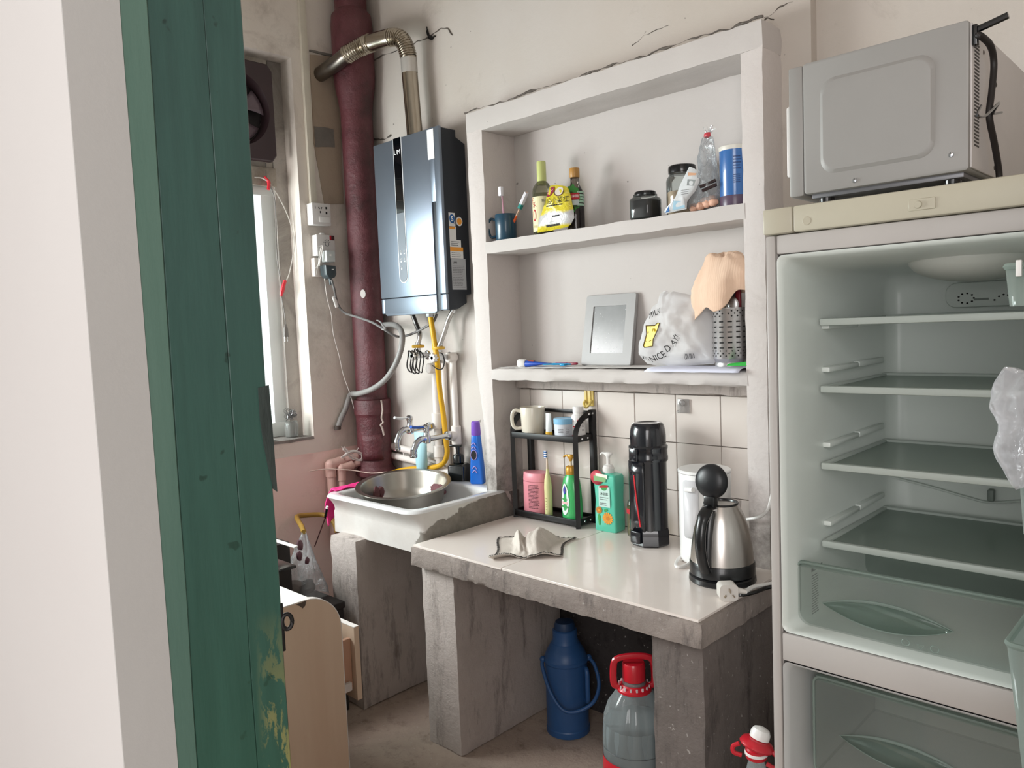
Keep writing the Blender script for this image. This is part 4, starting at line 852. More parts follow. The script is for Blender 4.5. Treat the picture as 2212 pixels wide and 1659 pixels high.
pf2=cyl(.029,math.radians(-72),0,.0014); g=G(); patch(g,pf2,-.022,.024,.098,.119); g.build('label',RINK,vb); g=G(); patch(g,pf2,-.018,.022,.080,.097); g.build('label',mat('grey_label','#b9c4c4',.5),vb)
pf3=cyl(.029,math.radians(-72),0,.002); text('纯酿米醋',.0105,WINK,lambda u,v:pf3(u,v+.108),vb)
pf4=cyl(.029,math.radians(-12),0,.0008); g=G(); [patch(g,pf4,-.014,.014,.078+.010*k,.085+.010*k) for k in range(5)]; stuff(g.build('back_label',mat('mint_label','#9cc0a8',.5),vb))
# square jar with black contents
def jar(label,x,y,w,hh,contents,lidr,hc,sq=0):
    t=thing('storage_jar',label,'jar',(x,y,S1)); r=w/2
    G().lathe([(0,.001),(r*.94,0),(r,.004),(r,hh*.70),(r*.94,hh*.76),(lidr*.92,hh*.82),(lidr*.92,hh*.9)],seg=32,sq=sq).build('glass_body',GLS,t)
    G().lathe([(0,.004),(r*.90,.004),(r*.93,.008),(r*.93,hh*hc),(r*.4,hh*hc+.004),(0,hh*hc+.003)],seg=32,sq=sq).build('contents',contents,t)
    G().lathe([(lidr*.96,hh*.845),(lidr,hh*.85),(lidr*1.02,hh*.93),(lidr*.98,hh*.985),(lidr*.9,hh),(0,hh)],seg=30).build('lid',BLK,t)
    return t
jar('squat square jar of black contents with a black lid',-1.331,1.985,.078,.083,mat('black_sesame','#2b2627',.7,var=.1),.032,.67,5)
jar('tall glass jar with black lid half full of beige powder',-1.224,2.02,.094,.146,mat('beige_powder','#c3ab92',.8,var=.12,scale=40,bump=.3),.040,.48)
# white packet with a blue corner
wp=thing('food_packet','white packet with a blue lower edge leaning on the tall jar','packet',(-1.185,1.955,S1))
OUT=[(-1.161,1.776),(-1.149,1.771),(-1.138,1.763),(-1.125,1.742),(-1.131,1.725),(-1.142,1.706),(-1.159,1.693),(-1.171,1.680),(-1.173,1.660),(-1.217,1.658),(-1.241,1.656),(-1.248,1.662),(-1.226,1.674),(-1.208,1.695),(-1.187,1.738),(-1.172,1.760)]
o_=[(x-wp.location.x,z-S1+.001) for x,z in OUT]; g=G(); sf=pouch(g,o_,0,.012,8,8,.002,24)
g.build('packet_body',mat('white_packet','#d3d6d8',.3,var=.04,scale=14,bump=.3,bscale=40),wp,ang=70)
lc=lambda P_:[(a-wp.location.x,b-S1+.001) for a,b in P_]
g=G(); poly(g,on(sf,0,0),lc([(-1.242,1.658),(-1.228,1.660),(-1.207,1.688),(-1.212,1.693),(-1.224,1.675)])); g.build('blue_edge',BINK,wp)
g=G(); poly(g,on(sf,0,0),lc([(-1.216,1.662),(-1.176,1.663),(-1.173,1.680),(-1.206,1.686)])); g.build('blue_panel',mat('sky_ink','#9ec3d6',.4),wp)
g=G(); poly(g,on(sf,0,0),lc([(-1.160,1.740),(-1.136,1.735),(-1.142,1.719),(-1.162,1.723)])); g.build('grey_panel',mat('grey_panel_ink','#8f9494',.5),wp)
g=G(); poly(g,on(sf,0,0),lc([(-1.160,1.759),(-1.136,1.754),(-1.137,1.748),(-1.160,1.750)])); g.build('orange_mark',mat('peach_ink','#d8a98a',.5),wp)
g=G(); b_=lc([(-1.180,1.698),(-1.154,1.714)]); rows(g,on(sf,0,0),b_[0][0],b_[1][0],b_[0][1],b_[1][1],3,.25,4); stuff(g.build('small_print',GINK,wp))
# clear bag with leftovers
cb=thing('clear_plastic_bag','knotted clear plastic bag of peeled pieces beside the blue can','bag',(-1.128,1.985,S1))
OUT=[(-1.128,1.857),(-1.115,1.860),(-1.101,1.850),(-1.096,1.820),(-1.092,1.782),(-1.086,1.736),(-1.081,1.698),(-1.082,1.671),(-1.094,1.659),(-1.136,1.656),(-1.178,1.658),(-1.189,1.669),(-1.183,1.688),(-1.160,1.705),(-1.143,1.733),(-1.139,1.774),(-1.145,1.810),(-1.137,1.838)]
o_=[(x-cb.location.x,z-S1+.001) for x,z in OUT]; g=G(); sf=pouch(g,o_,0,.034,14,12,.008,34); g.build('bag_film',BAG,cb,ang=180)
g=G(); q=Vector((o_[1][0],0,o_[1][1])); 
for k in range(7):
    a=k*.5-1.5; g.grid(lambda u,v,a=a:q+Vector((.028*v*math.sin(a)*(.4+u*.3)+.004*u,.01*math.cos(a*3)*v,.026*v*math.cos(a*.7)+.004*nz((u,v,a),3))),3,4)
g.build('bag_top',BAG,cb,ang=180)
G().ball(tuple(q+Vector((-.001,-.006,-.002))),.009,10,7,(1.2,.8,.9),.4,4).build('red_tie',mat('red_print','#c8404c',.4),cb)
PCH=mat('peach_pieces','#d3a58d',.6,var=.15,scale=30)
pts=[(-1.098,1.671),(-1.118,1.670),(-1.140,1.667),(-1.162,1.665),(-1.109,1.681),(-1.131,1.678)]
for k,(x,z) in enumerate(pts):
    G().ball((x-cb.location.x,.002*k-.012,max(.0125,z-S1)),.0135,12,8,(1.15,.8,.85),.25,2.4,k).build('peeled_piece',PCH,cb)
q=[(-1.126,1.950,1.715),(-1.085,1.965,1.729),(-1.118,1.948,1.703),(-1.080,1.960,1.716)]
for k in (0,2): G().tube(off(cb,q[k:k+2]),.0045,8).build('dark_stick',mat('dark_brown_stick','#2a1a1c',.4),cb)
# blue can
bc_=thing('blue_can','blue cylindrical can with pale rim at right end of upper shelf','can',(-1.046,2.0,S1))
G().lathe([(0,.001),(.040,0),(.041,.002),(.041,.158),(0,.158)],seg=36).build('can_body',mat('blue_can_print','#3468a8',.22,var=.06,scale=6,coat=.5),bc_)
G().lathe([(.0415,.152),(.0425,.156),(.0425,.163),(.040,.164),(.038,.158),(0,.158)],seg=36).build('can_rim',mat('cream_rim','#dcd8ce',.4),bc_)
G().lathe([(.0412,.0),(.0414,.001),(.0414,.028),(.0412,.029)],seg=36).build('lower_band',mat('brown_violet_band','#57465a',.3),bc_)
pf=cyl(.041,math.radians(-62),0,.0008); g=G(); rows(g,pf,-.004,.018,.06,.085,5,.5,6); rows(g,pf,-.004,.018,.095,.135,5,.35,9); stuff(g.build('small_print',mat('navy_ink','#1c3a6e',.5),bc_))
# ---------------------------------------------------------------- middle niche shelf
S2=1.2035
# papers lying on the shelf
def sheet(label,pts,m,dz=.001,amp=.0016,sd=0,drop=None):
    t=[Vector((p[0],p[1],S2+dz)) for p in pts]
    def f(u,v):
        p=t[0].lerp(t[1],u).lerp(t[3].lerp(t[2],u),v); p.z+=amp*(1+nz(p,24,sd))
        if p.y<YN-.004: p.z-=(YN-.004-p.y)*drop if drop else 0
        return p
    return tag(G().grid(f,18,8).build('paper_sheet',m,solid=.0005,ang=180),label,'paper')
PAP=mat('white_paper','#e2dfdc',.7,var=.02); PAP2=mat('bluish_white_paper','#dddff0',.7,var=.02)
sheet('wrinkled white paper under the toothpaste and blue comb',[(-1.93,1.931),(-1.62,1.931),(-1.60,2.07),(-1.94,2.07)],PAP,.0006,.0022,1)
sheet('white paper lying under the mirror and milky bag',[(-1.62,1.930),(-1.28,1.930),(-1.27,2.06),(-1.60,2.06)],PAP,.003,.0016,2)
sheet('bluish white paper curling over the shelf edge below the cutlery holder',[(-1.30,1.906),(-.998,1.906),(-.995,2.03),(-1.27,2.03)],PAP2,.006,.0012,3,.55)
# toothpaste
c0=-1.851; c1=-1.739
tpz=thing('toothpaste_tube','blue toothpaste tube with a big white cap lying down','tube',(c0,1.951,S2+.016),math.atan2(.03,c1-c0))
L=c1-c0+.008
G().lathe([(0,0),(.0135,0),(.0145,.003),(.0145,.026),(.0125,.029),(0,.029)],mx=Matrix.Rotation(PI/2,4,'Y'),seg=20).build('cap',WHT,tpz)
g=G(); g.loft([[Vector((x,a*math.cos(t),b*math.sin(t)-.002)) for t in [2*PI*k/18 for k in range(18)]] for x,a,b in ((.027,.012,.011),(.04,.0135,.0115),(.075,.016,.007),(L,.018,.0012))]).build('tube_body',mat('royal_blue','#2b53b5',.35),tpz)
g=G(); g.loft([[Vector((x,a*math.cos(t),b*math.sin(t)-.0018)) for t in [PI*.15+PI*.55*k/8 for k in range(9)]] for x,a,b in ((.04,.0138,.0122),(.062,.0150,.0096))],closed=False); g.build('orange_stripe',mat('orange_stripe','#d9663c',.4),tpz)
# comb, pen
cx0,cx1=-1.740,-1.635
cmb=thing('pocket_comb','bright blue plastic razor lying on the shelf paper','razor',(cx0,1.955,S2+.009),.18)
LB=mat('bright_cyan_plastic','#1b93c8',.3)
G().tube(cat([Vector((0,0,.003)),Vector((.04,.002,.004)),Vector((.09,.0,.004)),Vector((cx1-cx0,.0,.003))],4),[.0045]*4+[.0065]*4+[.0055]*5,10,flat=.6).build('handle',LB,cmb)
G().box((cx1-cx0-.030,-.020,-.001),(cx1-cx0-.012,.020,.006),.002).build('razor_head',LB,cmb)
cmb.name='disposable_razor'
px0,px1=-1.730,-1.638
pen=thing('red_lighter','slim dark red plastic stick lying behind the blue razor','stick',(px0,2.01,S2+.011),.03)
G().box((0,-.007,-.004),((px1-px0)*.55,.007,.005),.003).build('stick_body',mat('crimson_plastic','#b8254a',.3),pen); G().box(((px1-px0)*.54,-.006,-.0035),(px1-px0,.006,.0045),.003).build('stick_tip',mat('dark_crimson','#8f1c3b',.3),pen)
pen.name='plastic_stick'
# mirror
mx0,mx1=-1.642,-1.438
mi=thing('framed_mirror','small speckled mirror in a grey frame leaning on the niche wall','mirror',((mx0+mx1)/2,2.035,S2+.005)); mi.rotation_euler=(math.radians(-11),0,0)
w=(mx1-mx0); hh=.238
FRM=mat('grey_frame_plastic','#9c9b9a',.4,var=.03)
i0=rrect(-w/2,w/2,0,hh,.008,4); i1=rrect(-w*.335,w*.325,hh*.17,hh*.835,.002,4)
g=G(); g.loft([[Vector((x,.012,z)) for x,z in i0],[Vector((x,.002,z)) for x,z in i0],[Vector((x*.985,0,z*.985+.002)) for x,z in i0],[Vector((x,0,z)) for x,z in i1],[Vector((x,.004,z)) for x,z in i1]],cap1=False); g.build('mirror_frame',FRM,mi,ang=30)
G().box((-w*.345,.0035,hh*.16),(w*.335,.006,hh*.845)).build('mirror_glass',mat('dull_mirror','#878989',.22,0,var=.08,scale=18),mi)
rnd=random.Random(11); g=G()
for k in range(46):
    x,z=rnd.uniform(-.32,.31)*w,hh*(.18+.6*rnd.random()**1.8); r=rnd.uniform(.0004,.0014)
    disc(g,lambda u,v:(u,.0031,v),x,z,r*1.3,r,6)
stuff(g.build('water_spots',mat('limescale','#e6e6e6',.6),mi))
# milky carrier bag
mb=thing('plastic_carrier_bag','milky plastic bag printed NICE DAY with a yellow cartoon square','bag',(-1.243,2.0,S2+.004))
OUT=[(-1.294,1.431),(-1.281,1.437),(-1.267,1.430),(-1.249,1.433),(-1.229,1.428),(-1.182,1.417),(-1.157,1.405),(-1.128,1.385),(-1.120,1.356),(-1.117,1.288),(-1.112,1.229),(-1.121,1.218),(-1.176,1.214),(-1.241,1.206),(-1.301,1.207),(-1.351,1.217),(-1.381,1.246),(-1.369,1.293),(-1.346,1.353),(-1.323,1.388),(-1.301,1.405)]
o_=[(x-mb.location.x,max(.001,z-S2-.004)) for x,z in OUT]; g=G(); sf=pouch(g,o_,0,.052,20,21,.010,24); g.build('bag_film',BAGW,mb,ang=180)
G().ball((.02,.004,.10),.056,20,12,(1.25,.55,1.35),.2,1.6,3).build('bag_contents',mat('pale_bundle','#d9d3cb',.7,var=.06),mb)
bx=lambda P_:[(a-mb.location.x,b-S2-.004) for a,b in P_]
fc_=bx([(-1.318,1.334),(-1.286,1.334),(-1.276,1.341),(-1.266,1.341),(-1.270,1.322),(-1.290,1.293),(-1.296,1.273),(-1.324,1.269),(-1.329,1.274),(-1.322,1.309)])
g=G(); poly(g,on(sf,0,0,.004),fc_); g.build('yellow_print',mat('print_yellow','#f2d52a',.4,var=.04),mb,ang=180)
g=G(); g.tube([on(sf,0,0,.0045)(*p) for p in fc_],.0016,5,closed=True); g.build('print_outline',mat('print_brown','#5c4a1a',.5),mb)
for (cx2,cz2) in bx([(-1.314,1.312),(-1.289,1.321)]):
    g=G(); disc(g,on(sf,0,0,.0055),cx2,cz2,.004,.005,12); g.build('print_dot',mat('print_olive','#b39a2c',.5),mb)
q=bx([(-1.325,1.290),(-1.313,1.285),(-1.298,1.291)]); G().tube(cat([on(sf,0,0,.0055)(*p) for p in q],4),.0009,5).build('print_mouth',mat('print_brown','#5c4a1a',.5),mb)
def bt(s,px,size,rot,sxx=1.0):
    (x,z),=bx(px); ca,sa=math.cos(rot),math.sin(rot); text(s,size,INK,lambda u,v:on(sf,0,0,.004)(x+u*ca-v*sa,z+u*sa+v*ca),mb,sx=sxx)
bt('MILK',[(-1.283,1.370)],.024,.35); bt('HAVE A',[(-1.337,1.235)],.017,-.25,.6); bt('NICE',[(-1.289,1.239)],.026,.35); bt('D',[(-1.249,1.264)],.027,.3); bt('AY!',[(-1.220,1.289)],.026,.75)
g=G(); (x0,z0),(x1,z1)=bx([(-1.196,1.226),(-1.161,1.255)])
for k in range(8): poly(g,lambda u,v:on(sf,0,0,.004)(x0+(x1-x0)*u,z0+(z1-z0)*v),[(.05+.1*k,.2+.02*k),(.09+.1*k+(.03 if k%3 else 0),.2+.02*k),(.16+.1*k+(.03 if k%3 else 0),.8),(.12+.1*k,.8)])
g.build('print_bars',GINK,mb) ; 
# cutlery holder with utensils and a paper towel on top
ch=thing('cutlery_holder','pierced steel cutlery holder at right end of middle shelf','holder',(-1.072,2.0,S2+.0075))
HST=mat('holder_steel','#c4c2c2',.34,1,var=.05,scale=8)
G().lathe([(0,.001),(.040,0),(.041,.006),(.039,.012),(.0435,.020),(.0455,.024),(.0455,.160),(.047,.162),(.047,.165),(.0445,.165),(.0435,.16),(.0435,.024),(0,.022)],seg=36).build('holder_body',HST,ch)
pf=cyl(.0455,0,0,.0007); g=G()
for k in range(12):
    a=2*PI*k/12; u=a*.0455
    for j in range(6): patch(g,pf,u-.0062,u+.0062,.052+.0145*j,.0555+.0145*j,3,1)
for k in range(34):
    u=2*PI*k/34*.0455
    for j,z in enumerate((.031,.038,.045)) if True else ():
        if (k+j)%2: poly(g,pf,[(u,z-.0026),(u+.0026,z),(u,z+.0026),(u-.0026,z)])
    for j,z in enumerate((.142,.149,.156)):
        if (k+j)%2 and k%9: poly(g,pf,[(u,z-.0026),(u+.0026,z),(u,z+.0026),(u-.0026,z)])
stuff(g.build('pierced_holes',SLOT,ch))
BX=ch.location
def inhold(name,label,x,y,top,dx,dy): return thing(name,label,'utensil',(BX.x+x,BX.y+y,S2+.032)),Vector((dx,dy,top))
t,e=inhold('spoon','steel spoon with bowl up at left in the cutlery holder',-.024,-.018,.175,-.004,-.004)
G().tube([Vector((0,0,0)),e*.8],.0035,8).build('spoon_handle',HST,t); G().ball(tuple(e*.9),.018,14,9,(.75,.35,1.25)).build('spoon_bowl',HST,t)
t,e=inhold('spoon','steel spoon with bowl up at right in the cutlery holder',.022,-.02,.165,.004,-.006)
G().tube([Vector((0,0,0)),e*.8],.0035,8).build('spoon_handle',HST,t); G().ball(tuple(e*.9),.020,14,9,(.9,.35,1.15)).build('spoon_bowl',HST,t)
t,e=inhold('chopping_knife','pale wooden handle upright in the middle of the cutlery holder',-.004,-.026,.21,0,0)
G().box((-.008,-.006,0),(.008,.006,.205),.003).build('wooden_handle',mat('pale_wood','#c8b794',.55,var=.1,scale=40,stretch=(1,1,.1)),t); G().ball((0,-.0065,.14),.003,8,6).build('rivet',INK,t)
for k,(x,y,l_,m_,tx_) in enumerate(((-.018,.0,.20,mat('green_black_handle','#1e3329',.4),'dark green handle behind the left spoon'),(.012,.004,.205,mat('blue_black_handle','#1b232b',.4),'blue black handle right of the pale wooden handle'),(.026,.008,.195,mat('dark_red_handle','#7d1f2b',.4),'dark red handle behind the right spoon'))):
    t,e=inhold('kitchen_knife',tx_+' in the cutlery holder',x,y,l_,0,0); G().box((-.0075,-.006,0),(.0075,.006,l_),.004).build('handle',m_,t)
tw=Vector((BX.x-.012,2.0,S2+.247))
N=NT('brown_paper_towel'); v=N.coord(); N.l(N.ramp(N.noise(v,12,3,.5),[(.3,'#dcbba2'),(.7,'#e6c8b0')]),N.b.inputs['Base Color']); N.b.inputs['Roughness'].default_value=.9
wv=N.n('ShaderNodeTexWave'); wv.inputs['Scale'].default_value=48; wv.inputs['Distortion'].default_value=4; wv.inputs['Detail'].default_value=1; N.l(v,wv.inputs['Vector']); N.bump(wv.outputs['Fac'],.12,.003)
def towel(u,v):
    a=2*PI*u; f=.55+.45*math.sin(2*a+.6)
    drop=.050+.055*max(0,math.cos(a-3.95))+.03*nz((math.cos(a)*1.4,math.sin(a)*1.4,2),1,5)
    r=(.018+.062*min(1,v*1.5))*(1+.10*math.cos(5*a+1)*v+.18*nz((math.cos(a)*2,math.sin(a)*2,v),1,8)*v)
    z=.058*math.cos(min(1,v*1.15)*PI/2)**.9+.010*abs(math.sin(2.5*a+1))*v*(1-v)*4-drop*max(0,v-.30)/.70
    p=Vector((r*math.cos(a)*1.12,r*math.sin(a)*.70,z+.012*nz((math.cos(a)*2,math.sin(a)*2,v*3),1,3)))
    if v<.01: p=Vector((0,0,.066))
    return p+Vector((.004*abs(nz(p,30,1))+.0015*nz(p,80,4),.004*abs(nz(p,30,2)),.004*nz(p,40,3)))
o=G().grid(towel,80,34,True).build('paper_towel',N.m,ang=180,solid=.0012); o.location=(tw.x,tw.y-.004,tw.z+.015); tag(o,'crumpled beige paper towel draped over the utensils in the holder','towel')
gx=-1.012
tag(G().loft([[Vector((gx+dx,1.936+dy,S2+.0135+dz)) for dx,dy,dz in ((-.032,-.006,0),(.03,-.004,0),(.03,.012,0),(-.032,.012,0))],[Vector((gx+dx,1.938+dy,S2+.0135+dz)) for dx,dy,dz in ((-.030,-.006,.005),(.03,-.004,.011),(.03,.010,.012),(-.03,.010,.006))]]).build('green_clip',mat('bright_green_plastic','#23a637',.35)),'bright green plastic clip beside the foot of the cutlery holder','clip')
# ---------------------------------------------------------------- hooks on the tiles
yh=thing('adhesive_hook','yellow two pronged plastic hook stuck on the tiles','hook',(-1.635,2.069,1.090))
YH=mat('ivory_yellow_plastic','#d6bd6b',.4,var=.05)
G().box((-.020,-.006,-.024),(.020,.001,.034),.003).build('hook_plate',YH,yh)
for dx in (-.009,.008): G().box((dx-.003,-.009,-.01),(dx+.003,-.005,.03),.0015).build('hook_rib',YH,yh)
G().tube(cat([Vector((-.013,-.008,-.004)),Vector((-.012,-.018,-.016)),Vector((0,-.022,-.026)),Vector((.012,-.018,-.016)),Vector((.013,-.008,-.004))],5),.0045,8).build('hook_prong',YH,yh)
th=thing('adhesive_hook','small clear plastic hook on the tiles right of the flask','hook',(-1.267,2.066,1.082))
CH=clear('clear_hook_plastic','#f2f2f2',.9,.05,.28,'#e6e3e1')
G().box((-.021,-.002,-.022),(.021,.0012,.022),.004).build('hook_plate',CH,th)
G().tube(cat([Vector((-.010,-.004,.012)),Vector((-.006,-.010,.006)),Vector((0,-.013,-.004)),Vector((-.004,-.020,-.016)),Vector((-.010,-.018,-.014))],5),.0035,8).build('hook_prong',CH,th)
G().ball((0,-.006,.010),.010,12,8,(1,.6,1)).build('hook_boss',CH,th)
# ---------------------------------------------------------------- on the counter
ZC=.6658
rx0,rx1,ry0,ry1=-1.906,-1.617,1.962,2.056
zs=0.976; zt=1.056
rk=thing('storage_rack','two tier black metal rack standing against the tiles','rack',((rx0+rx1)/2,(ry0+ry1)/2,ZC))
R_=lambda *a:off(rk,[a])[0]
def rbox(name,a,b,m=MBLK,bev=.002): return G().box(R_(*a),R_(*b),bev).build(name,m,rk)
pw_=.0095
for x in (rx0,rx1):
    rbox('upright',(x-pw_,ry1-pw_,ZC),(x+pw_,ry1+pw_,zt))
    rr_=.055; zc_=zt-.012
    pts=[R_(x,ry0,ZC),R_(x,ry0,zc_-.075)]+[R_(x,ry0+(ry1-ry0)*(1-math.cos(t)),zc_-.075+.075*math.sin(t)) for t in [PI/2*k/10 for k in range(1,11)]]
    G().tube(pts,.0115,4).build('curved_upright',MBLK,rk,ang=30)
for z,nm in ((ZC+.018,'lower_shelf'),(zs-.012,'upper_shelf')):
    rbox(nm,(rx0,ry0,z-.004),(rx1,ry1,z+.002),MBLK,.001)
    for y in (ry0-.004,ry1): rbox('shelf_rail',(rx0,y-.004,z-.010),(rx1,y+.004,z+.011),MBLK,.002)
    for x in (rx0,rx1):
        rbox('shelf_rail',(x-.004,ry0,z-.010),(x+.004,ry1,z+.011),MBLK,.002)
    for y in (ry0+.032,ry0+.062): G().ball(R_(rx1+.0045,y,z),.0042,8,6,(.5,1,1)).build('screw',CHR,rk)
rbox('top_rail',(rx0,ry1-.004,zt-.016),(rx1,ry1+.004,zt-.004))
for dy in (-.028,-.008): G().ball(R_(rx1+.0095,ry1+dy,zt-.012),.0042,8,6,(.5,1,1)).build('screw',CHR,rk)
zu=zs-.0095; zl=ZC+.0202
# upper tier
mg=thing('white_mug','cream white mug on the upper tier of the black rack','mug',(-1.838,1.998,zu))
MUG=mat('cream_glaze','#dcd5c6',.25,var=.02,coat=.4)
G().lathe([(0,.004),(.036,.004),(.038,0),(.040,.003),(.0445,.093),(.0435,.096),(.042,.093),(.038,.01),(0,.009)],seg=36).build('mug_body',MUG,mg)
hd=Vector((-.72,-.69,0)); 
G().tube(cat([hd*.040+Vector((0,0,.080)),hd*.060+Vector((0,0,.086)),hd*.072+Vector((0,0,.072)),hd*.072+Vector((0,0,.038)),hd*.060+Vector((0,0,.022)),hd*.038+Vector((0,0,.022))],6),.0065,10).build('handle',MUG,mg)
st=thing('cream_tube','small white tube with yellow cap between mug and blue lidded jar','tube',(-1.752,1.985,zu))
G().loft([[Vector((a*math.cos(t),b*math.sin(t),z)) for t in [2*PI*k/16 for k in range(16)]] for z,a,b in ((.014,.0115,.011),(.04,.0122,.008),(.078,.0125,.0012))]).build('tube_body',mat('pearl_tube','#d5d8d6',.3),st)
G().lathe([(.0118,0),(.012,.002),(.0118,.015),(0,.015)],seg=18).build('cap',mat('yellow_cap','#dfae35',.4),st)
cj=thing('cream_jar','low white jar with a light blue lid on the rack','jar',(-1.692,1.995,zu))
G().lathe([(0,0),(.030,0),(.0325,.002),(.0335,.045),(.031,.047),(0,.047)],seg=32).build('jar_body',mat('milky_jar','#d3d8e0',.3,var=.02),cj)
G().lathe([(.0345,.045),(.035,.047),(.035,.062),(.033,.064),(0,.064)],seg=32).build('lid',mat('sky_blue_lid','#86bde0',.35,var=.02),cj)
pf=cyl(.0333,math.radians(-66),0,.001); g=G(); rows(g,pf,-.012,.008,.016,.032,3,.3,3); rows(g,pf,.016,.030,.014,.036,4,.2,6); stuff(g.build('small_print',GINK,cj))
pb_=thing('pill_bottle','white pill bottle with red print at right end of the rack','bottle',(-1.648,2.02,zu))
G().lathe([(0,0),(.022,0),(.0245,.003),(.0245,.066),(.021,.075),(.0165,.079),(.0165,.082),(.0185,.083),(.0185,.101),(.017,.103),(0,.103)],seg=30).build('bottle_body',WHT,pb_)
pf=cyl(.0245,math.radians(-72),0,.0008); g=G(); poly(g,pf,[(-.012,.052),(.006,.055),(.008,.061),(-.010,.058)]); patch(g,pf,-.022,.012,.004,.007); patch(g,pf,-.012,.003,.034,.039); g.build('red_print',RINK,pb_)
g=G(); rows(g,pf,-.012,.006,.013,.033,4,.3,4); rows(g,pf,.020,.034,.02,.062,9,.25,7); stuff(g.build('small_print',GINK,pb_))
# lower tier
pj=thing('pink_jar','pink tub with fine dark print on the lower tier of rack','jar',(-1.835,2.002,zl))
PK=mat('salmon_pink_plastic','#e0909b',.38,var=.02)
def ell(rx,ry,z,n=32): return [Vector((rx*math.cos(2*PI*k/n),ry*math.sin(2*PI*k/n),z)) for k in range(n)]
G().loft([ell(.054,.036,0),ell(.0565,.038,.004),ell(.0545,.037,.112)]).build('jar_body',PK,pj)
G().loft([ell(.0545,.037,.113),ell(.055,.0375,.115),ell(.0525,.0355,.140),ell(.049,.033,.143)]).build('lid',PK,pj)
pf=lambda u,v:Vector((.0565*math.sin((u+.0)/.0565),-.0389*math.cos(u/.0565)+.0,v))
g=G(); rows(g,pf,-.006,.040,.018,.104,17,.45,12,.15); stuff(g.build('small_print',mat('dark_pink_ink','#5d3239',.6),pj))
eb=thing('electric_toothbrush','pale yellow electric toothbrush standing in front of pink tub','toothbrush',(-1.760,1.978,zl))
PY=mat('pale_yellow_plastic','#dcd9a0',.35,var=.02)
G().lathe([(0,0),(.0125,0),(.0135,.002),(.0135,.10),(.012,.125),(.006,.15),(.0045,.165),(0,.165)],seg=20).build('handle',PY,eb)
G().lathe([(.0045,.163),(.0036,.19),(.003,.205)],seg=12).build('brush_neck',mat('pale_peach','#dcc7b4',.4),eb)
G().box((-.006,-.010,.203),(.005,.001,.230),.002).build('bristles',W2,eb)
for k in range(3): G().box((-.0063,-.0104,.207+.008*k),(.0052,-.004,.211+.008*k),.0005,1).build('bristle_stripe',BINK,eb)
pf=cyl(.0135,math.radians(-85),0,.0006); g=G()
for k in range(5): patch(g,pf,-.0022,.0022,.022+.010*k,.025+.010*k,2,1)
stuff(g.build('mode_marks',mat('olive_mark','#a9a670',.5),eb))
gb=thing('lotion_bottle','green pump bottle with gold collar and white oval label','bottle',(-1.669,1.997,zl),-.12)
GB=mat('leaf_green_plastic','#3fae63',.3,var=.03,coat=.3); GO=mat('gold_plastic','#cf9a3d',.3,.3,var=.05)
G().loft([ell(.036,.025,0),ell(.040,.029,.004),ell(.042,.030,.04),ell(.038,.028,.10),ell(.032,.025,.135),ell(.020,.018,.150),ell(.0155,.0155,.155)]).build('bottle_body',GB,gb)
G().lathe([(.0185,.153),(.019,.155),(.019,.172),(.0175,.175),(.0175,.180),(.0125,.183),(0,.183)],seg=24).build('collar',GO,gb)
G().lathe([(.0045,.18),(.0045,.198)],seg=12).build('pump_stem',mat('clear_stem','#d9cbb0',.3),gb)
G().loft([ell(.004,.004,.196,16),ell(.007,.007,.205,16),ell(.016,.010,.213,16),ell(.017,.010,.217,16),ell(.012,.008,.220,16)]).build('pump_head',GO,gb)
G().tube(cat([Vector((-.008,0,.215)),Vector((-.022,0,.215)),Vector((-.033,0,.209))],4),[.006]*4+[.005]*5,10,flat=.7).build('pump_nozzle',GO,gb)
def gf(u,v):
    z=v; a=.0415-.10*max(0,z-.04)*.6; b=.0308-.045*max(0,z-.05); t=u/.0415; return Vector((a*math.sin(t),-b*math.cos(t)-.0008,z))
def gfl(e): return lambda u,v:gf(u,v)-Vector((0,e,0))
g=G(); ov=[(-.006+.019*math.cos(t)*(1.05 if math.sin(t)>0 else 1.15),.070+.054*math.sin(t)) for t in [2*PI*k/30 for k in range(30)]]; poly(g,gf,ov); g.build('label',mat('label_white','#dfe5e2',.45,var=.02),gb,ang=180)
g=G(); poly(g,gfl(.0008),[(-.006,.118),(-.013,.105),(-.012,.092),(-.006,.086),(.000,.092),(.001,.105)]); g.build('logo',mat('logo_blue','#2a46a8',.5),gb)
text('美肤',.010,mat('violet_ink','#6a4aa0',.5),lambda u,v:gfl(.0016)(u-.006,v+.100),gb)
g=G(); patch(g,gfl(.0008),-.024,.012,.042,.048); patch(g,gfl(.0008),-.02,.006,.068,.073); g.build('green_band',GRN,gb)
g=G(); patch(g,gfl(.0008),-.02,.010,.054,.062); g.build('pink_band',mat('pale_pink_ink','#e3b4b4',.5),gb)
# teal shower bottle
tc=(-1.480,1.980,0.666)
tl=thing('shower_gel_bottle','square turquoise pump bottle with orange flower beside the flask','bottle',(tc[0]-.040,tc[1]+.030,ZC),.04)
TQ=mat('turquoise_plastic','#57c2a6',.3,var=.03,coat=.3)
def bxl(a,b,r,z): return [Vector((x,y,z)) for x,y in rrect(-a,a,-b,b,r,5)]
G().loft([bxl(.039,.026,.008,0),bxl(.042,.029,.008,.004),bxl(.042,.029,.008,.06),bxl(.0405,.026,.008,.10),bxl(.042,.0285,.008,.15),bxl(.042,.029,.008,.182),bxl(.039,.026,.010,.188),bxl(.018,.018,.017,.193)]).build('bottle_body',TQ,tl)
G().lathe([(.019,.190),(.0195,.192),(.0195,.208),(.016,.212),(.016,.216),(.009,.219),(0,.219)],seg=24).build('collar',WHT,tl)
G().lathe([(.0062,.217),(.0058,.245)],seg=14).build('pump_stem',WHT,tl)
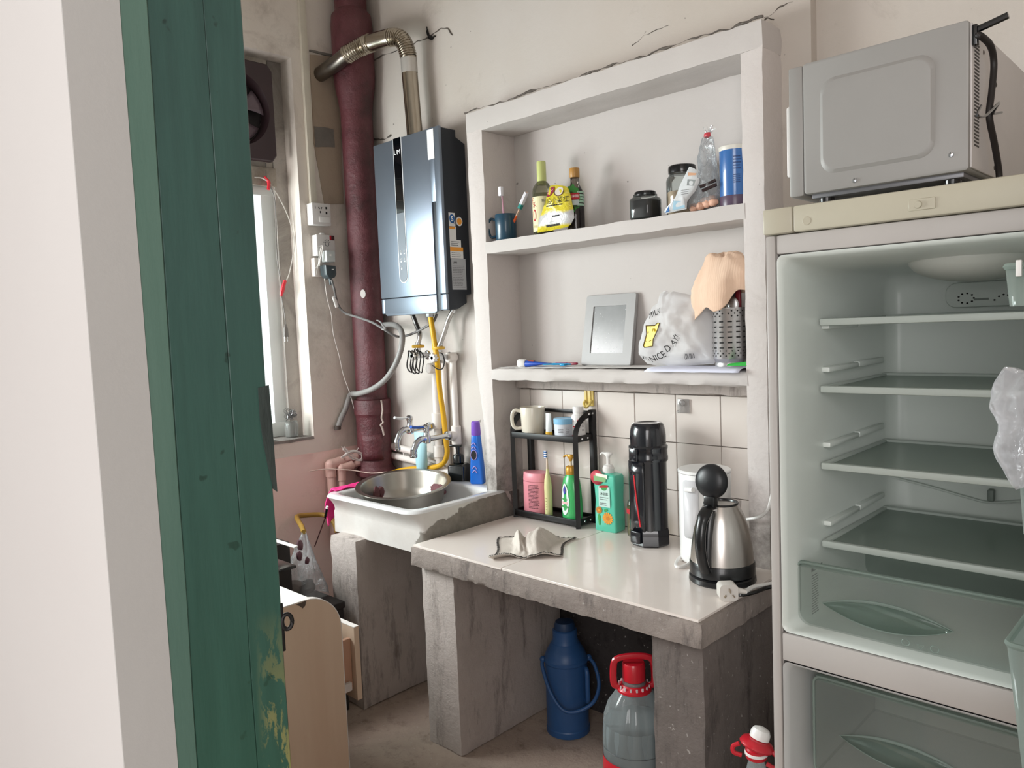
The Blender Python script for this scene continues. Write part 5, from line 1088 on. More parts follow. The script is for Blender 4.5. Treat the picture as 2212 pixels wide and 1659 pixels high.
G().loft([ell(.005,.005,.236,16),ell(.008,.007,.246,16),ell(.017,.010,.253,16),ell(.017,.010,.257,16),ell(.011,.007,.259,16)]).build('pump_head',WHT,tl)
G().tube(cat([Vector((-.008,0,.254)),Vector((-.022,0,.255)),Vector((-.030,0,.249))],4),[.006]*4+[.005]*5,10,flat=.7).build('pump_nozzle',WHT,tl)
tf=lambda e:(lambda u,v:Vector((u,-.0295-e+.0,v)) if not .07<v<.14 else Vector((u,-.0295-e+.0018,v)))
g=G(); poly(g,lambda u,v:Vector((u,-.0298,v)),[(-.022,.082),(.022,.082),(.022,.150),(-.022,.150)]); g.build('label',mat('mint_paper','#c3dfd6',.5,var=.02),tl)
fl_=lambda e:(lambda u,v:Vector((u,-.0298-e,v)))
g=G(); disc(g,fl_(.0006),.0,.147,.012,.010); g.build('label_leaf',GRN,tl); g=G(); poly(g,fl_(.0012),[(-.018,.145),(.016,.149),(.017,.156),(-.017,.152)]); g.build('label_band',RINK,tl)
text('沐浴露',.0105,INK,lambda u,v:fl_(.0006)(u,v+.125),tl); g=G(); rows(g,fl_(.0006),-.018,.018,.104,.117,2,.3,4); rows(g,fl_(.0006),-.016,.014,.086,.098,2,.4,6); stuff(g.build('small_print',GINK,tl))
def flower(cx,cz,r,m,mc):
    g=G()
    for k in range(14):
        a=2*PI*k/14; poly(g,fl_(.0006+.0002*(k%2)),[(cx+r*.25*math.cos(a-.2),cz+r*.25*math.sin(a-.2)),(cx+r*.8*math.cos(a-.2),cz+r*.8*math.sin(a-.2)),(cx+r*math.cos(a),cz+r*math.sin(a)),(cx+r*.8*math.cos(a+.2),cz+r*.8*math.sin(a+.2)),(cx+r*.25*math.cos(a+.2),cz+r*.25*math.sin(a+.2))])
    stuff(g.build('printed_flower',m,tl)); g=G(); disc(g,fl_(.0012),cx,cz,r*.3,r*.3,12); g.build('flower_centre',mc,tl)
flower(.012,.046,.022,ORG,mat('deep_orange','#c97a1e',.5)); flower(-.022,.070,.013,mat('deep_orange','#c97a1e',.5),ORG)
g=G(); poly(g,fl_(.0004),[(-.024,.02),(-.019,.02),(-.016,.05),(-.024,.058),(-.028,.05)]); poly(g,fl_(.0004),[(.0,.066),(.012,.072),(.008,.078),(-.002,.074)]); stuff(g.build('printed_leaf',GRN,tl))
g=G(); nk=[(-.030+.026*math.cos(t),.178+.024*math.sin(t)) for t in [2*PI*k/24 for k in range(24)]]; poly(g,lambda u,v:Vector((u+.004,-.0306-.10*max(0,v-.182)*-.6,min(v,.205))),nk); g.build('hang_tag',mat('red_tag','#c24a55',.45),tl,solid=.0006)
g=G(); poly(g,fl_(.0022),[(-.038,.166),(.008,.166),(.010,.172),(.010,.180),(-.038,.184)]); g.build('hang_tag_band',mat('tag_green','#86b47c',.5),tl); g=G(); poly(g,fl_(.0018),[(-.030,.176),(.016,.176),(.016,.190),(-.030,.193)]); g.build('hang_tag_band',mat('tag_cream','#efe9dc',.5),tl)
# small oil bottle
ob_=thing('oil_bottle','small clear bottle of yellow oil with red cap beside flask','bottle',(-1.418,2.0,ZC))
G().lathe([(0,.001),(.019,0),(.0215,.003),(.0215,.098),(.019,.110),(.010,.122),(.0095,.132)],seg=24).build('bottle_wall',GLS,ob_)
G().lathe([(0,.003),(.019,.004),(.0205,.008),(.0205,.094),(0,.095)],seg=20).build('oil',clear('pale_oil','#e6dcae',.2,.1,.3,'#c9bd86'),ob_)
G().lathe([(.0115,.126),(.012,.127),(.012,.148),(.010,.151),(0,.151)],seg=18).build('cap',RED,ob_)
pf=cyl(.0215,math.radians(-80),0,.0008); g=G(); patch(g,pf,-.026,.026,.074,.090,10,1); g.build('label',RINK,ob_); pf=cyl(.0215,math.radians(-70),0,.0014); g=G(); disc(g,pf,.004,.074,.010,.007); g.build('label_oval',mat('label_cream','#e6dfc8',.5),ob_)
# black flask
fk=thing('vacuum_flask','tall black vacuum flask with a red line on its strap','flask',(-1.327,1.957,ZC))
FB=mat('flask_black','#10131b',.2,var=.1,coat=.5)
oct_=lambda r,z:[Vector((r*math.cos(2*PI*k/8+.2),r*math.sin(2*PI*k/8+.2),z)) for k in range(8)]
G().loft([oct_(.0555,0),oct_(.0605,.006),oct_(.0605,.044),oct_(.058,.052)]).build('base_foot',FB,fk,ang=25)
G().lathe([(.0545,.045),(.0545,.262),(.057,.266)],seg=40).build('flask_body',FB,fk)
G().lathe([(.0575,.258),(.0595,.262),(.0595,.272),(.058,.276),(.058,.294),(.0595,.298),(.0595,.304),(.055,.309)],seg=40).build('collar_ring',FB,fk)
G().lathe([(.0545,.306),(.0545,.336),(.053,.352),(.049,.368),(.044,.374),(.040,.3755),(.033,.374),(.030,.3725),(.018,.372),(.0,.3715)],seg=40).build('cup_lid',FB,fk)
pf=cyl(.0545,math.radians(-98),0,.004)
g=G(); patch(g,pf,-.033,.026,.05,.262,12,6); g.build('strap_panel',FB,fk,solid=.009)
pf=cyl(.0545,math.radians(-98),0,.0095)
G().tube([pf(.004+.006*((z-.066)/.155)**2*-1+.010*(1-(z-.066)/.155)**2,z) for z in [.066+.155*k/14 for k in range(15)]],.0022,6).build('red_line',mat('bright_red_line','#d8202e',.35),fk)
G().box((-.020,-.0665,.262),(.012,-.055,.302),.004,mx=Matrix.Rotation(math.radians(-8),4,'Z')).build('buckle',FB,fk)
G().box((-.022,-.068,.012),(.014,-.055,.05),.004,mx=Matrix.Rotation(math.radians(-8),4,'Z')).build('buckle',FB,fk)
for z in (.296,.270,.03): G().ball(tuple(cyl(.060,math.radians(-122),0,.0)(0,z)),.003,8,6).build('rivet',CHR,fk)
# white cylinder appliance
wc=thing('white_cylinder_appliance','white cylindrical appliance with a tall side panel behind the kettle','appliance',(-1.114,1.918,ZC))
GW2=mat('gloss_white','#eeeeed',.2,var=.01,coat=.3)
G().lathe([(0,.008),(.066,.008),(.068,.0),(.071,.002),(.0725,.010),(.0725,.252)],seg=48).build('appliance_body',GW2,wc)
G().lathe([(.0735,.2535),(.074,.255),(.074,.259),(.071,.2615),(0,.2615)],seg=48).build('top_lid',GW2,wc)
pf=cyl(.0725,math.radians(-92),0,.0015)
rp=rrect(-.024,.024,.075,.238,.010,5); g=G(); vs=[pf(*p) for p in rp]; g.b.faces.new([g.b.verts.new(p) for p in vs]); g.build('side_panel',mat('grey_white_panel','#d9d9dc',.25,var=.01),wc,solid=.004)
G().tube([pf(-.012,.212)-Vector((0,.003,0)),pf(.016,.216)-Vector((0,.012,0))],.007,10).build('spout',GW2,wc)
wcd=thing('white_power_cord','white power cord looped on the counter left of the kettle','cord',(-1.129,1.864,0.670))
G().tube(cat(off(wcd,[(-1.128,1.878,0.672),(-1.120,1.815,0.671),(-1.134,1.794,0.671),(-1.160,1.837,0.671),(-1.168,1.884,0.674),(-1.147,1.875,0.672)]),7),.0045,8).build('cord_run',WHT,wcd)
cr2=thing('white_power_cord','white cord rising behind the kettle to the refrigerator side','cord',(-0.998,1.905,0.800))
G().tube(cat(off(cr2,[(-1.023,1.912,0.792),(-0.980,1.908,0.802),(-0.945,1.905,0.814),(-0.923,1.905,0.833),(-0.913,1.905,0.858),(-0.906,1.905,0.890)]),6),.0045,8).build('cord_run',WHT,cr2)
# kettle
kt=thing('electric_kettle','brushed steel electric kettle with its black lid flipped open','kettle',(-.993,1.79,ZC))
KB=mat('kettle_black','#0c0d10',.3,var=.08,coat=.2)
G().lathe([(0,0),(.084,0),(.086,.003),(.085,.014),(.080,.018),(0,.018)],seg=48).build('power_base',KB,kt)
G().lathe([(.078,.0185),(.0835,.021),(.0835,.050),(.081,.054)],seg=48).build('kettle_foot',KB,kt)
KS=mat('kettle_steel','#c4bfba',.27,1,var=.07,scale=60,stretch=(1,1,.03))
G().lathe([(.081,.054),(.0805,.06),(.077,.095),(.070,.135),(.059,.170),(.048,.193),(.0435,.2015)],seg=56).build('kettle_body',KS,kt)
G().lathe([(.0435,.200),(.0455,.203),(.0435,.2065),(.039,.205),(.0365,.196),(.034,.17),(0,.16)],seg=40).build('mouth_ring',KB,kt)
G().prism([(-.014,.170),(.0,.140),(.014,.170),(.016,.196),(-.016,.196)],.046,.084,'Y',.004).build('pour_lip',KS,kt)
hdl=cat([Vector((0,-.040,.200)),Vector((0,-.066,.199)),Vector((0,-.092,.180)),Vector((0,-.106,.145)),Vector((0,-.107,.105)),Vector((0,-.098,.070)),Vector((0,-.084,.042))],6)
G().tube(hdl,[.014]*7+[.0165]*6+[.0145]*(len(hdl)-13),14,flat=.72).build('handle',KB,kt)
G().tube(cat([Vector((0,-.060,.186)),Vector((0,-.0715,.15)),Vector((0,-.0785,.105)),Vector((0,-.084,.058))],6),.0085,10,flat=1.6).build('handle_plate',KB,kt)
G().ball((0,-.089,.190),.006,10,8).build('lid_button',mat('smoky_button','#3a3d42',.15,coat=.5),kt)
G().box((-.016,-.062,.198),(.016,-.040,.232),.005).build('lid_hinge',KB,kt)
mx=Matrix.Translation((0,-.048,.268))@Matrix.Rotation(math.radians(90-6),4,'X')@Matrix.Rotation(0,4,'Z')
G().lathe([(.041,-.010),(.0445,-.006),(.0445,.0),(.042,.006),(.034,.0125),(.022,.0165),(.010,.0185),(0,.019)],seg=40,mx=mx).build('lid',mat('lid_black','#14161a',.38,var=.05),kt)
# plug and cables at the counter corner
pg_=thing('power_plug','white three pin plug lying at front corner of the counter','plug',(-0.912,1.667,ZC),.75)
WP=mat('ivory_plug','#d5d0ca',.4,var=.02)
G().loft([[Vector((x,y,z)) for x,z in rrect(-.022,.022,.0,.040,.010,4)] for y in (-.016,-.014,.012,.018)]).build('plug_body',WP,pg_)
for x,z,r in ((-.010,.013,.6),(.010,.013,-.6),(0,.028,0)): G().box((-.0012,-.032 if r==0 else -.022,-.0035),(.0012,-.015,.0035),mx=Matrix.Translation((x,0,z))@Matrix.Rotation(r,4,'Y')).build('pin',mat('pin_brass','#a99b88',.3,.9),pg_)
pts=[(.020,.002,.020),(.030,.001,.019),(.044,-.002,.017)]
G().tube([Vector(p) for p in pts],[.009,.007,.0055],10).build('strain_relief',WP,pg_)
lc0=Vector(pg_.location); ex=Matrix.Rotation(.75,3,'Z')@Vector((.042,-.002,.017))+lc0
cw=thing('white_appliance_cable','thick white cable from the plug towards the refrigerator','cable',tuple(ex))
G().tube(cat(off(cw,[tuple(ex),(-0.886,1.750,0.678),(-0.877,1.788,0.674),(-0.862,1.833,0.672)]),6),.0055,8).build('cable_run',WHT,cw)
ck=thing('black_appliance_cable','black kettle cable lying behind the white plug','cable',(-0.907,1.700,0.670))
G().tube(cat(off(ck,[(-0.961,1.731,0.671),(-0.902,1.696,0.671),(-0.878,1.727,0.671),(-0.866,1.778,0.672),(-0.847,1.806,0.673)]),6),.005,8).build('cable_run',BLK,ck)
# cleaning rag
A_,B_,C_,D_=Vector((-1.603,1.528,0)),Vector((-1.735,1.70,0)),Vector((-1.555,1.855,0)),Vector((-1.47,1.70,0))
RC=mat('unbleached_cotton','#cfc6bd',.85,var=.05,scale=10,bump=.3,bscale=200)
def rag(u,v):
    p=A_.lerp(D_,u).lerp(B_.lerp(C_,u),v)
    p+=Vector((.014*math.sin(5*v+2*u),.018*math.sin(6*u+1.5*v)+.01*math.sin(11*u),0))
    c1=.34+.05*v; c2=.64-.03*v
    t1=max(0,1-abs(u-c1+.03*math.sin(7*v))/.20); t2=max(0,1-abs(u-c2+.03*math.sin(5*v+1))/.21)
    z=.050*t1**1.1*v**.9+.054*t2*v**.7
    z+=.010*abs(nz((u*4.5,v*2.2,0),1,4))*(.3+v)+.006*abs(nz((u*9,v*5,1),1,6))
    z-=.030*max(0,1-abs(u-.49)/.05)*v
    z*=min(1,(1-v)*5+.22); e=min(u,1-u); z*=min(1,.12+e*5)
    w=.007*(1+math.sin(9*u+1))*(1 if v<.12 else 0)*(1-v/.12)
    return Vector((p.x,p.y,max(.0016,z+w)))
rgt=thing('cleaning_rag','crumpled unbleached cotton rag with dark stitched edge on counter','rag',(0,0,ZC)); rgt.location=(A_.x,A_.y,ZC)
gl=lambda u,v:rag(u,v)-Vector((A_.x,A_.y,0))
G().grid(gl,44,36).build('rag_cloth',RC,rgt,solid=.002,ang=180)
edge=[gl(k/40,0) for k in range(41)]+[gl(1,k/40) for k in range(1,41)]+[gl(1-k/40,1) for k in range(1,41)]+[gl(0,1-k/40) for k in range(1,40)]
edge=[p+Vector((.002*math.sin(i*2.4),.002*math.cos(i*2.4),.0015)) for i,p in enumerate(edge)]
g=G()
for i in range(0,len(edge)-1):
    for h in (.25,.75):
        q=edge[i].lerp(edge[i+1],h); dd=(edge[i+1]-edge[i]).normalized(); nn=dd.cross(Vector((0,0,1)))
        g.tube([q-nn*.0032+dd*.001+Vector((0,0,.0012)),q+Vector((0,0,.0026)),q+nn*.0032-dd*.001+Vector((0,0,.0012))],.0009,4)
stuff(g.build('stitched_edge',mat('dark_thread','#3b3733',.8),rgt))
# ---------------------------------------------------------------- refrigerator
FG=mat('fridge_grey_white','#b0aba7',.35,var=.02); LIN=mat('fridge_liner','#d3d9d4',.32,var=.02); FT=mat('shelf_trim','#b6beb8',.35,var=.01)
fx0,fx1,fy0,fy1,fz1=-.622,-.075,1.30,1.90,1.533
fr=thing('refrigerator','open white refrigerator with empty glass shelves at right','refrigerator',((fx0+fx1)/2,1.6,0))
F=lambda *a:off(fr,[a])[0]
def fbox(name,a,b,m,bev=.002,seg=2): return G().box(F(*a),F(*b),bev,seg).build(name,m,fr)
g=G()
for a,b in (((fx0,fy0+.004,.02),(-.6045,fy1,1.487)),((-.095,fy0+.004,.02),(fx1,fy1,1.487)),((fx0+.001,1.84,.021),(fx1-.001,fy1-.001,1.4865)),((fx0+.002,fy0+.03,1.456),(fx1-.002,fy1-.002,1.488)),((fx0+.002,fy0+.03,.022),(fx1-.002,fy1-.002,.06)),((-.61,fy0+.04,.728),(-.09,1.85,.775))): g.box(F(*a),F(*b),.001,1)
g.build('cabinet',FG,fr)
fbox('left_edge',(fx0,fy0-.004,.02),(-.6055,fy0+.008,1.4875),FG,.003)
fbox('top_rail',(-.604,fy0-.002,1.4545),(fx1,fy0+.03,1.488),FG,.004)
fbox('top_cap',(-.569,fy0-.012,1.489),(fx1,fy1,fz1),CREAM,.004); fbox('cap_corner',(fx0-.001,fy0-.013,1.489),(-.570,fy1,fz1),CREAM,.004)
hc_=(-0.369,1.287,1.508); fbox('hinge_cover',(hc_[0]-.018,fy0-.0135,hc_[2]-.0085),(hc_[0]+.020,fy0-.011,hc_[2]+.009),CREAM,.001,1)
G().lathe([(.006,0),(.005,.003),(0,.003)],mx=Matrix.Rotation(PI/2,4,'X'),c=F(hc_[0]-.004,fy0-.0135,hc_[2]),seg=16).build('hinge_button',CREAM,fr)
G().lathe([(.0075,0),(.0065,.0008),(0,.0008)],mx=Matrix.Rotation(PI/2,4,'X'),c=F(-.545,fy0-.012,1.505),seg=20).build('screw_cap',CREAM,fr)
def liner(name,x0,x1,z0,z1,yb,m):
    L=[]
    for y,i,r in ((fy0,.0,.012),(fy0+.002,.004,.014),(fy0+.012,.008,.018),(fy0+.05,.014,.022),(fy0+.12,.020,.026),(yb-.03,.026,.03),(yb-.008,.034,.03),(yb,.05,.03)):
        L.append([F(x,y,z) for x,z in rrect(x0+i,x1-i,z0+i*.5,z1-i,r,5)])
    return G().loft(L,cap0=False).build(name,m,fr,ang=50)
liner('upper_liner',-.604,-.09,.781,1.4535,1.785,LIN); liner('lower_liner',-.604,-.09,.06,.7255,1.76,mat('freezer_liner','#b3b5b4',.35,var=.02))
fbox('divider_bar',(-.604,fy0-.003,.7275),(fx1,fy0+.04,.779),FG,.004)
# shelves
SG=clear('fridge_shelf_glass','#e9eeeb',.35,.08,.34,'#c2cac5')
zsh=[1.338,1.214,1.070,.922]
for i,z in enumerate(zsh):
    sh=G().box(F(-.578,1.43,z-.006),F(-.10,1.75,z-.002),.001,1).build('glass_shelf',SG,fr)
    G().box(F(-.580,1.42,z-.011),F(-.10,1.432,z+.002),.003).build('front_trim',FT,sh)
    G().box(F(-.579,1.43,z-.010),F(-.568,1.755,z+.002),.002).build('side_trim',FT,sh)
    G().box(F(-.578,1.742,z-.009),F(-.10,1.757,z+.003),.002).build('back_trim',FT,sh)
for z in (1.2455,1.1035,.953,1.326):
    G().box(F(-.585,1.44,z-.006),F(-.5695,1.59,z+.004),.003).build('shelf_guide',LIN,fr); G().box(F(-.585,1.592,z-.006),F(-.5695,1.735,z+.006),.003).build('shelf_guide',LIN,fr)
# lamp cover, air vent, drain channel
lcp=(-0.382,1.520,1.447)
g=G(); g.ball(F(lcp[0]+.03,1.53,1.436),.1,32,14,(1.05,1.15,.42)); g.build('lamp_cover',mat('lamp_cover_white','#c3c6c0',.35,var=.01),fr)
v0=(-0.461,1.775,1.450); v1_=(-0.460,1.775,1.350)
vp=G().prism([(x-fr.location.x,z) for x,z in rrect(v0[0],-.12,v1_[2],1.40,.02,5)],1.766-fr.location.y,1.79-fr.location.y,'Y',.004).build('air_vent',LIN,fr)
g=G()
for k in range(9):
    a=2*PI*k/9; disc(g,lambda u,v:F(v0[0]+.038+u,1.7655,v1_[2]+.018+v),.014*math.cos(a),.010*math.sin(a),.0022,.0018,8)
for k in range(7): disc(g,lambda u,v:F(v0[0]+.088+u,1.7655,v1_[2]+.012+v),.011*k*.7,.006*math.sin(k*.9)+.004*k*.5,.0022,.0018,8)
stuff(g.build('vent_holes',SLOT,vp))
G().box(F(v0[0]+.052,1.7652,v1_[2]+.013),F(v0[0]+.078,1.768,v1_[2]+.017)).build('vent_slot',mat('vent_grey','#7d857f',.5),vp)
ch0=[(-0.570,1.775,0.985),(-0.491,1.775,0.972),(-0.421,1.775,0.958),(-0.380,1.775,0.953),(-0.309,1.775,0.967)]
G().tube(cat(off(fr,ch0),5),.004,6,flat=.6).build('drain_channel',LIN,fr)
dq=(-0.378,1.770,0.969); fbox('drain_spout',(dq[0]-.006,1.763,dq[2]-.012),(dq[0]+.006,1.78,dq[2]+.012),mat('vent_grey','#7d857f',.5),.003)
# clear drawers
DRW=clear('clear_drawer_plastic','#f4f7f5',.5,.04,.16,'#c9cfcb')
EDG=clear('drawer_rim_plastic','#e4ebe8',.5,.05,.5,'#b9c7c0')
def drawer(x0,z0,z1,y0,label):
    dw=bpy.data.objects.new('crisper_drawer',None); COL.objects.link(dw); dw.parent=fr; dw.location=F(x0,y0,z0)
    D=lambda x,y,z:Vector((x-x0,y-y0,z-z0))
    x1=-.11
    def lp(y,i,r): return [D(x,y,z) for x,z in rrect(x0+i,x1-i,z0+i,z1-i,r,5)]
    G().loft([lp(y0,.003,.012),lp(y0-.006,.006,.012)]).build('drawer_front',DRW,dw)
    G().tube([D(x,y0-.003,z) for x,z in rrect(x0+.002,x1-.002,z0+.002,z1-.002,.014,5)],.0022,6,closed=True).build('front_rim',EDG,dw)
    G().box(D(x0+.004,y0,z1-.012),D(x1,y0+.012,z1-.002),.002).build('top_rim',EDG,dw)
    G().box(D(x0+.004,y0,z0),D(x0+.007,y0+.30,z1-.004)).build('drawer_side',DRW,dw); G().box(D(x0+.004,y0+.0,z0+.001),D(x1,y0+.30,z0+.004)).build('drawer_floor',DRW,dw)
    G().box(D(x0+.004,y0+.298,z0),D(x1,y0+.301,z1-.004)).build('drawer_back',DRW,dw)
    cx,cz=(x0+.052+x1-.09)/2,(z0+z1)/2-.004
    cx=x0+.155; hw_=.105
    up_=[(cx+hw_*s,cz+.020*(1-s*s)) for s in [-1+2*k/16 for k in range(17)]]; dn=[(cx+hw_*s,cz-.026*(1-s*s)-.001) for s in [1-2*k/16 for k in range(17)]]
    G().tube([D(x,y0-.008,z) for x,z in up_],[.0004+.0024*(1-((k-8)/8)**2) for k in range(17)],6).build('grip_edge',EDG,dw)
    G().tube([D(x,y0-.007,z) for x,z in dn],[.0003+.0010*(1-((k-8)/8)**2) for k in range(17)],6).build('grip_edge',EDG,dw)
    g=G(); g.b.faces.new([g.b.verts.new(D(x,y0-.0068,z)) for x,z in up_+dn[1:-1]]); g.build('grip_recess',clear('grip_film','#dfe8e4',.4,.08,.16,'#a9b8b1'),dw,solid=.0012)
    return dw,D,x0,z0,y0
za,zb_=0.771,0.903
xd=-0.597
dw,D,_,_,_=drawer(xd,za+.004,zb_,1.345,'')
pm=[(-0.408,1.336,0.799),(-0.385,1.336,0.798),(-0.364,1.336,0.799)]
for i,p in enumerate(pm):
    n_={0:16,1:3,2:16}[i]; G().tube([D(p[0]+.0062*math.cos(2*PI*k/n_+.5),1.3365,p[2]+.0055*math.sin(2*PI*k/n_+.5)) for k in range(n_)],.0006,5,closed=True).build('moulded_symbol',EDG,dw)
zb2=0.689
drawer(-0.574,.50,zb2,1.36,'')
DLAB=mat('label_film','#8f9a95',.5)
g=G(); rows(g,lambda u,v:F(-.5725,1.352+u,v),.004,.034,.80,.875,16,.4,5); stuff(g.build('side_label',mat('label_ink','#39403d',.6),fr))
g=G(); rows(g,lambda u,v:F(-.5725,1.355+u,v),.0,.05,.879,.889,1,.7,8,.1); stuff(g.build('side_label',mat('label_ink','#39403d',.6),fr))
# open door at the right with its bins
dr=bpy.data.objects.new('fridge_door',None); COL.objects.link(dr); dr.parent=fr; dr.location=F(-.06,1.29,0)
DD=lambda x,y,z:Vector((x+.06,y-1.29,z))
G().box(DD(-.095,.74,.74),DD(-.03,1.285,1.53),.008).build('door_panel',FG,dr); 
BIN=clear('door_bin_plastic','#e9efec',.5,.06,.38,'#c3cdc8')
def bin_(x0,x1,y0,y1,z0,z1,tp):
    g=G(); o=rrect(x0,x1,y0,y1,.012,4); L=[[DD(x+(tp if x<(x0+x1)/2 else 0),y,z0) for x,y in o],[DD(x,y,z1) for x,y in o]]
    g.loft(L,cap0=True,cap1=False); b=g.build('door_bin',BIN,dr,solid=.003)
    G().tube([DD(x,y,z1) for x,y in o],.004,6,closed=True).build('bin_rim',EDG,b); return b
b1=(-0.202,1.000,1.393); bin_(b1[0],-.095,1.0,1.22,1.350,b1[2],.004)
b2=(-0.198,1.000,0.963); bin_(b2[0],-.095,1.0,1.24,0.816,b2[2],.016)
b3=(-0.187,1.000,1.154); bin_(b3[0],-.095,1.0,1.22,b3[2]-.06,b3[2],.004)
bh=(-0.190,1.000,1.399); G().box(DD(bh[0],.992,bh[2]-.018),DD(bh[0]+.0055,.998,bh[2]),.001).build('bin_lip_highlight',WHT,dr)  # white strip paints the highlight along the bin lip
# crumpled bag stuffed in the door bin
fb=thing('clear_plastic_bag','crumpled clear plastic bag stuffed in the refrigerator door bin','bag',(-.18,.97,1.155))
OUT=[(-0.195,1.284),(-0.187,1.283),(-0.170,1.277),(-0.163,1.231),(-0.165,1.181),(-0.176,1.154),(-0.183,1.151),(-0.191,1.164),(-0.202,1.186),(-0.204,1.193),(-0.203,1.204),(-0.199,1.214),(-0.199,1.227),(-0.203,1.234),(-0.207,1.244),(-0.208,1.256),(-0.205,1.267)]
o_=[(x-fb.location.x,z-fb.location.z) for x,z in OUT]; g=G(); pouch(g,o_,0,.03,18,33,.015,34); g.build('bag_film',clear('wrinkled_bag','#f4f4f7',1.0,.14,.42,'#f3f3f6',1.0),fb,ang=180)
# ---------------------------------------------------------------- microwave on the refrigerator
MW=mat('microwave_silver_grey','#94928f',.5,.1,var=.015)
mw=thing('microwave','grey microwave oven turned sideways on top of the refrigerator','microwave',(-.46,1.62,fz1))
Mf=lambda *a:off(mw,[a])[0]
mz0,mz1=1.566,1.797; my=1.40; mx1=-.332; mx0=-.597
def mbx(n_,a,b,m,bev=.002): return G().box(Mf(*a),Mf(*b),bev).build(n_,m,mw)
g=G(); g.prism([(x-mw.location.x,z-mw.location.z) for x,z in rrect(mx0,mx1,mz0,mz1,.006,3)],my-mw.location.y,1.845-mw.location.y,'Y',.003); g.build('oven_body',MW,mw)
mbx('door_edge',(mx0-.028,my+.002,mz0-.002),(mx0-.001,1.842,mz1-.001),MW,.004)
mbx('door_handle',(mx0-.046,my+.03,mz0+.04),(mx0-.028,my+.05,mz1-.06),mat('pale_handle','#d5d2cf',.3),.005)
# pressed panel in the side
def ringp(d,r): return rrect(mx0+.031+d,mx1-.048-d,mz0+.030+d,mz1-.036-d,r,8)
g=G(); g.loft([[Mf(x,my-.0002,z) for x,z in ringp(0,.026)],[Mf(x,my-.0042,z) for x,z in ringp(.006,.022)],[Mf(x,my-.0046,z) for x,z in ringp(.009,.02)]],cap0=False); g.build('pressed_panel',MW,mw,ang=25)
for (sx_,sz_) in ((-.507,1.577),(-.357,1.594)): G().lathe([(.0042,0),(.0036,.002),(0,.0028)],mx=Matrix.Rotation(PI/2,4,'X'),c=Mf(sx_,my-.0005,sz_),seg=14).build('screw',CHR,mw)
mbx('underside_tray',(mx0+.01,my+.012,mz0-.008),(mx1-.01,1.83,mz0+.002),mat('zinc_underside','#77777a',.4,.6),.001)
for (x,y) in ((mx0+.03,my+.03),(mx1-.03,my+.03),(mx0+.03,1.80),(mx1-.03,1.80)): G().lathe([(.010,0),(.012,.004),(.013,.028)],c=Mf(x,y,fz1+.0005),seg=14).build('rubber_foot',BLK,mw)
mbx('back_plate',(mx1-.001,my+.006,mz0+.004),(mx1+.003,1.84,mz1-.004),mat('white_back_plate','#c4bfbd',.4,var=.03),.002)
VG=mat('vent_shadow','#4a4643',.7); g=G()
for k in range(30): g.box(Mf(mx1+.0025,my+.018,mz0+.040+.0056*k),Mf(mx1+.0036,my+.046,mz0+.0425+.0056*k))
stuff(g.build('vent_slots',VG,mw))
for (y,z) in ((my+.03,mz1-.028),(my+.075,mz1-.035),(1.55,mz0+.02),(1.56,mz1-.07)): G().ball(Mf(mx1+.003,y,z),.004,8,6,(.4,1,1)).build('screw',mat('dark_screw','#5d5855',.4,.7),mw)
cdm=mat('black_cord','#1d1716',.55)
bkp=[(-0.318,1.365,1.770),(-0.300,1.421,1.783)]
G().tube([Vector(p) for p in off(mw,[(mx1+.004,my+.012,mz1-.016),(mx1+.024,my+.012,mz1-.012),(mx1+.050,my+.012,mz1-.006)])],.0055,8).build('cord_hook',BLK,mw)
G().box(Mf(mx1+.002,my+.004,mz1-.040),Mf(mx1+.010,my+.020,mz1-.008),.002).build('cord_hook',BLK,mw)
mc=mw
mp=[(mx1+.008,my+.010,mz1-.026),(-0.318,1.406,1.769),(-0.312,1.442,1.760),(-0.312,1.464,1.736),(-0.312,1.450,1.690),(-0.312,1.436,1.651),(-0.312,1.470,1.613),(-0.312,1.502,1.571),(-0.312,1.509,1.550)]
mp[-1]=(mp[-2][0],mp[-2][1]+.002,fz1+.006)
G().tube(cat(off(mc,mp),6),.0052,10).build('power_cord',cdm,mc)
tie=[(-0.305,1.356,1.652),(-0.300,1.308,1.629),(-0.298,1.338,1.631),(-0.298,1.380,1.646),(-0.300,1.442,1.670),(-0.303,1.432,1.659),(-0.305,1.430,1.652),(-0.303,1.475,1.661)]
G().tube(cat(off(mc,tie),6),.0019,6).build('twist_tie',BLK,mc)
# ---------------------------------------------------------------- under the counter
BM=mat('dusty_blue_plastic','#2c5487',.42,var=.06,scale=7)
tmx=Vector((-1.587,1.819,0.000)); tmc=(tmx.x-.035,tmx.y+.06,0)
tm=thing('thermos','blue plastic thermos with swinging carry handle standing under the counter','thermos',tmc)
G().lathe([(0,0),(.066,0),(.072,.004),(.072,.022),(.070,.026),(.070,.238),(.073,.243),(.073,.252),(.069,.257),(.066,.268),(.064,.272),(.058,.284),(.055,.287),(.048,.302),(.045,.305),(.041,.318),(.0405,.345),(.036,.348)],seg=40).build('thermos_body',BM,tm,ang=25)
G().lathe([(.034,.345),(.0345,.36),(.030,.372),(0,.374)],seg=24).build('stopper',mat('dark_stopper','#1d3a5f',.5),tm)
dirc=Vector((.72,.69,0)); dv=Vector((.69,-.72,0))
G().tube(cat([dirc*.070*.86+dv*.036+Vector((0,0,.228)),dirc*.070*.92+dv*.055+Vector((0,0,.222)),dirc*.070*.92+dv*.058+Vector((0,0,.17)),dirc*.070*.92+dv*.055+Vector((0,0,.125)),dirc*.070*.86+dv*.036+Vector((0,0,.118))],5),.008,10).build('side_handle',BM,tm)
a0=-dirc*.076+Vector((0,0,.246)); a1_=dirc*.076+Vector((0,0,.246))
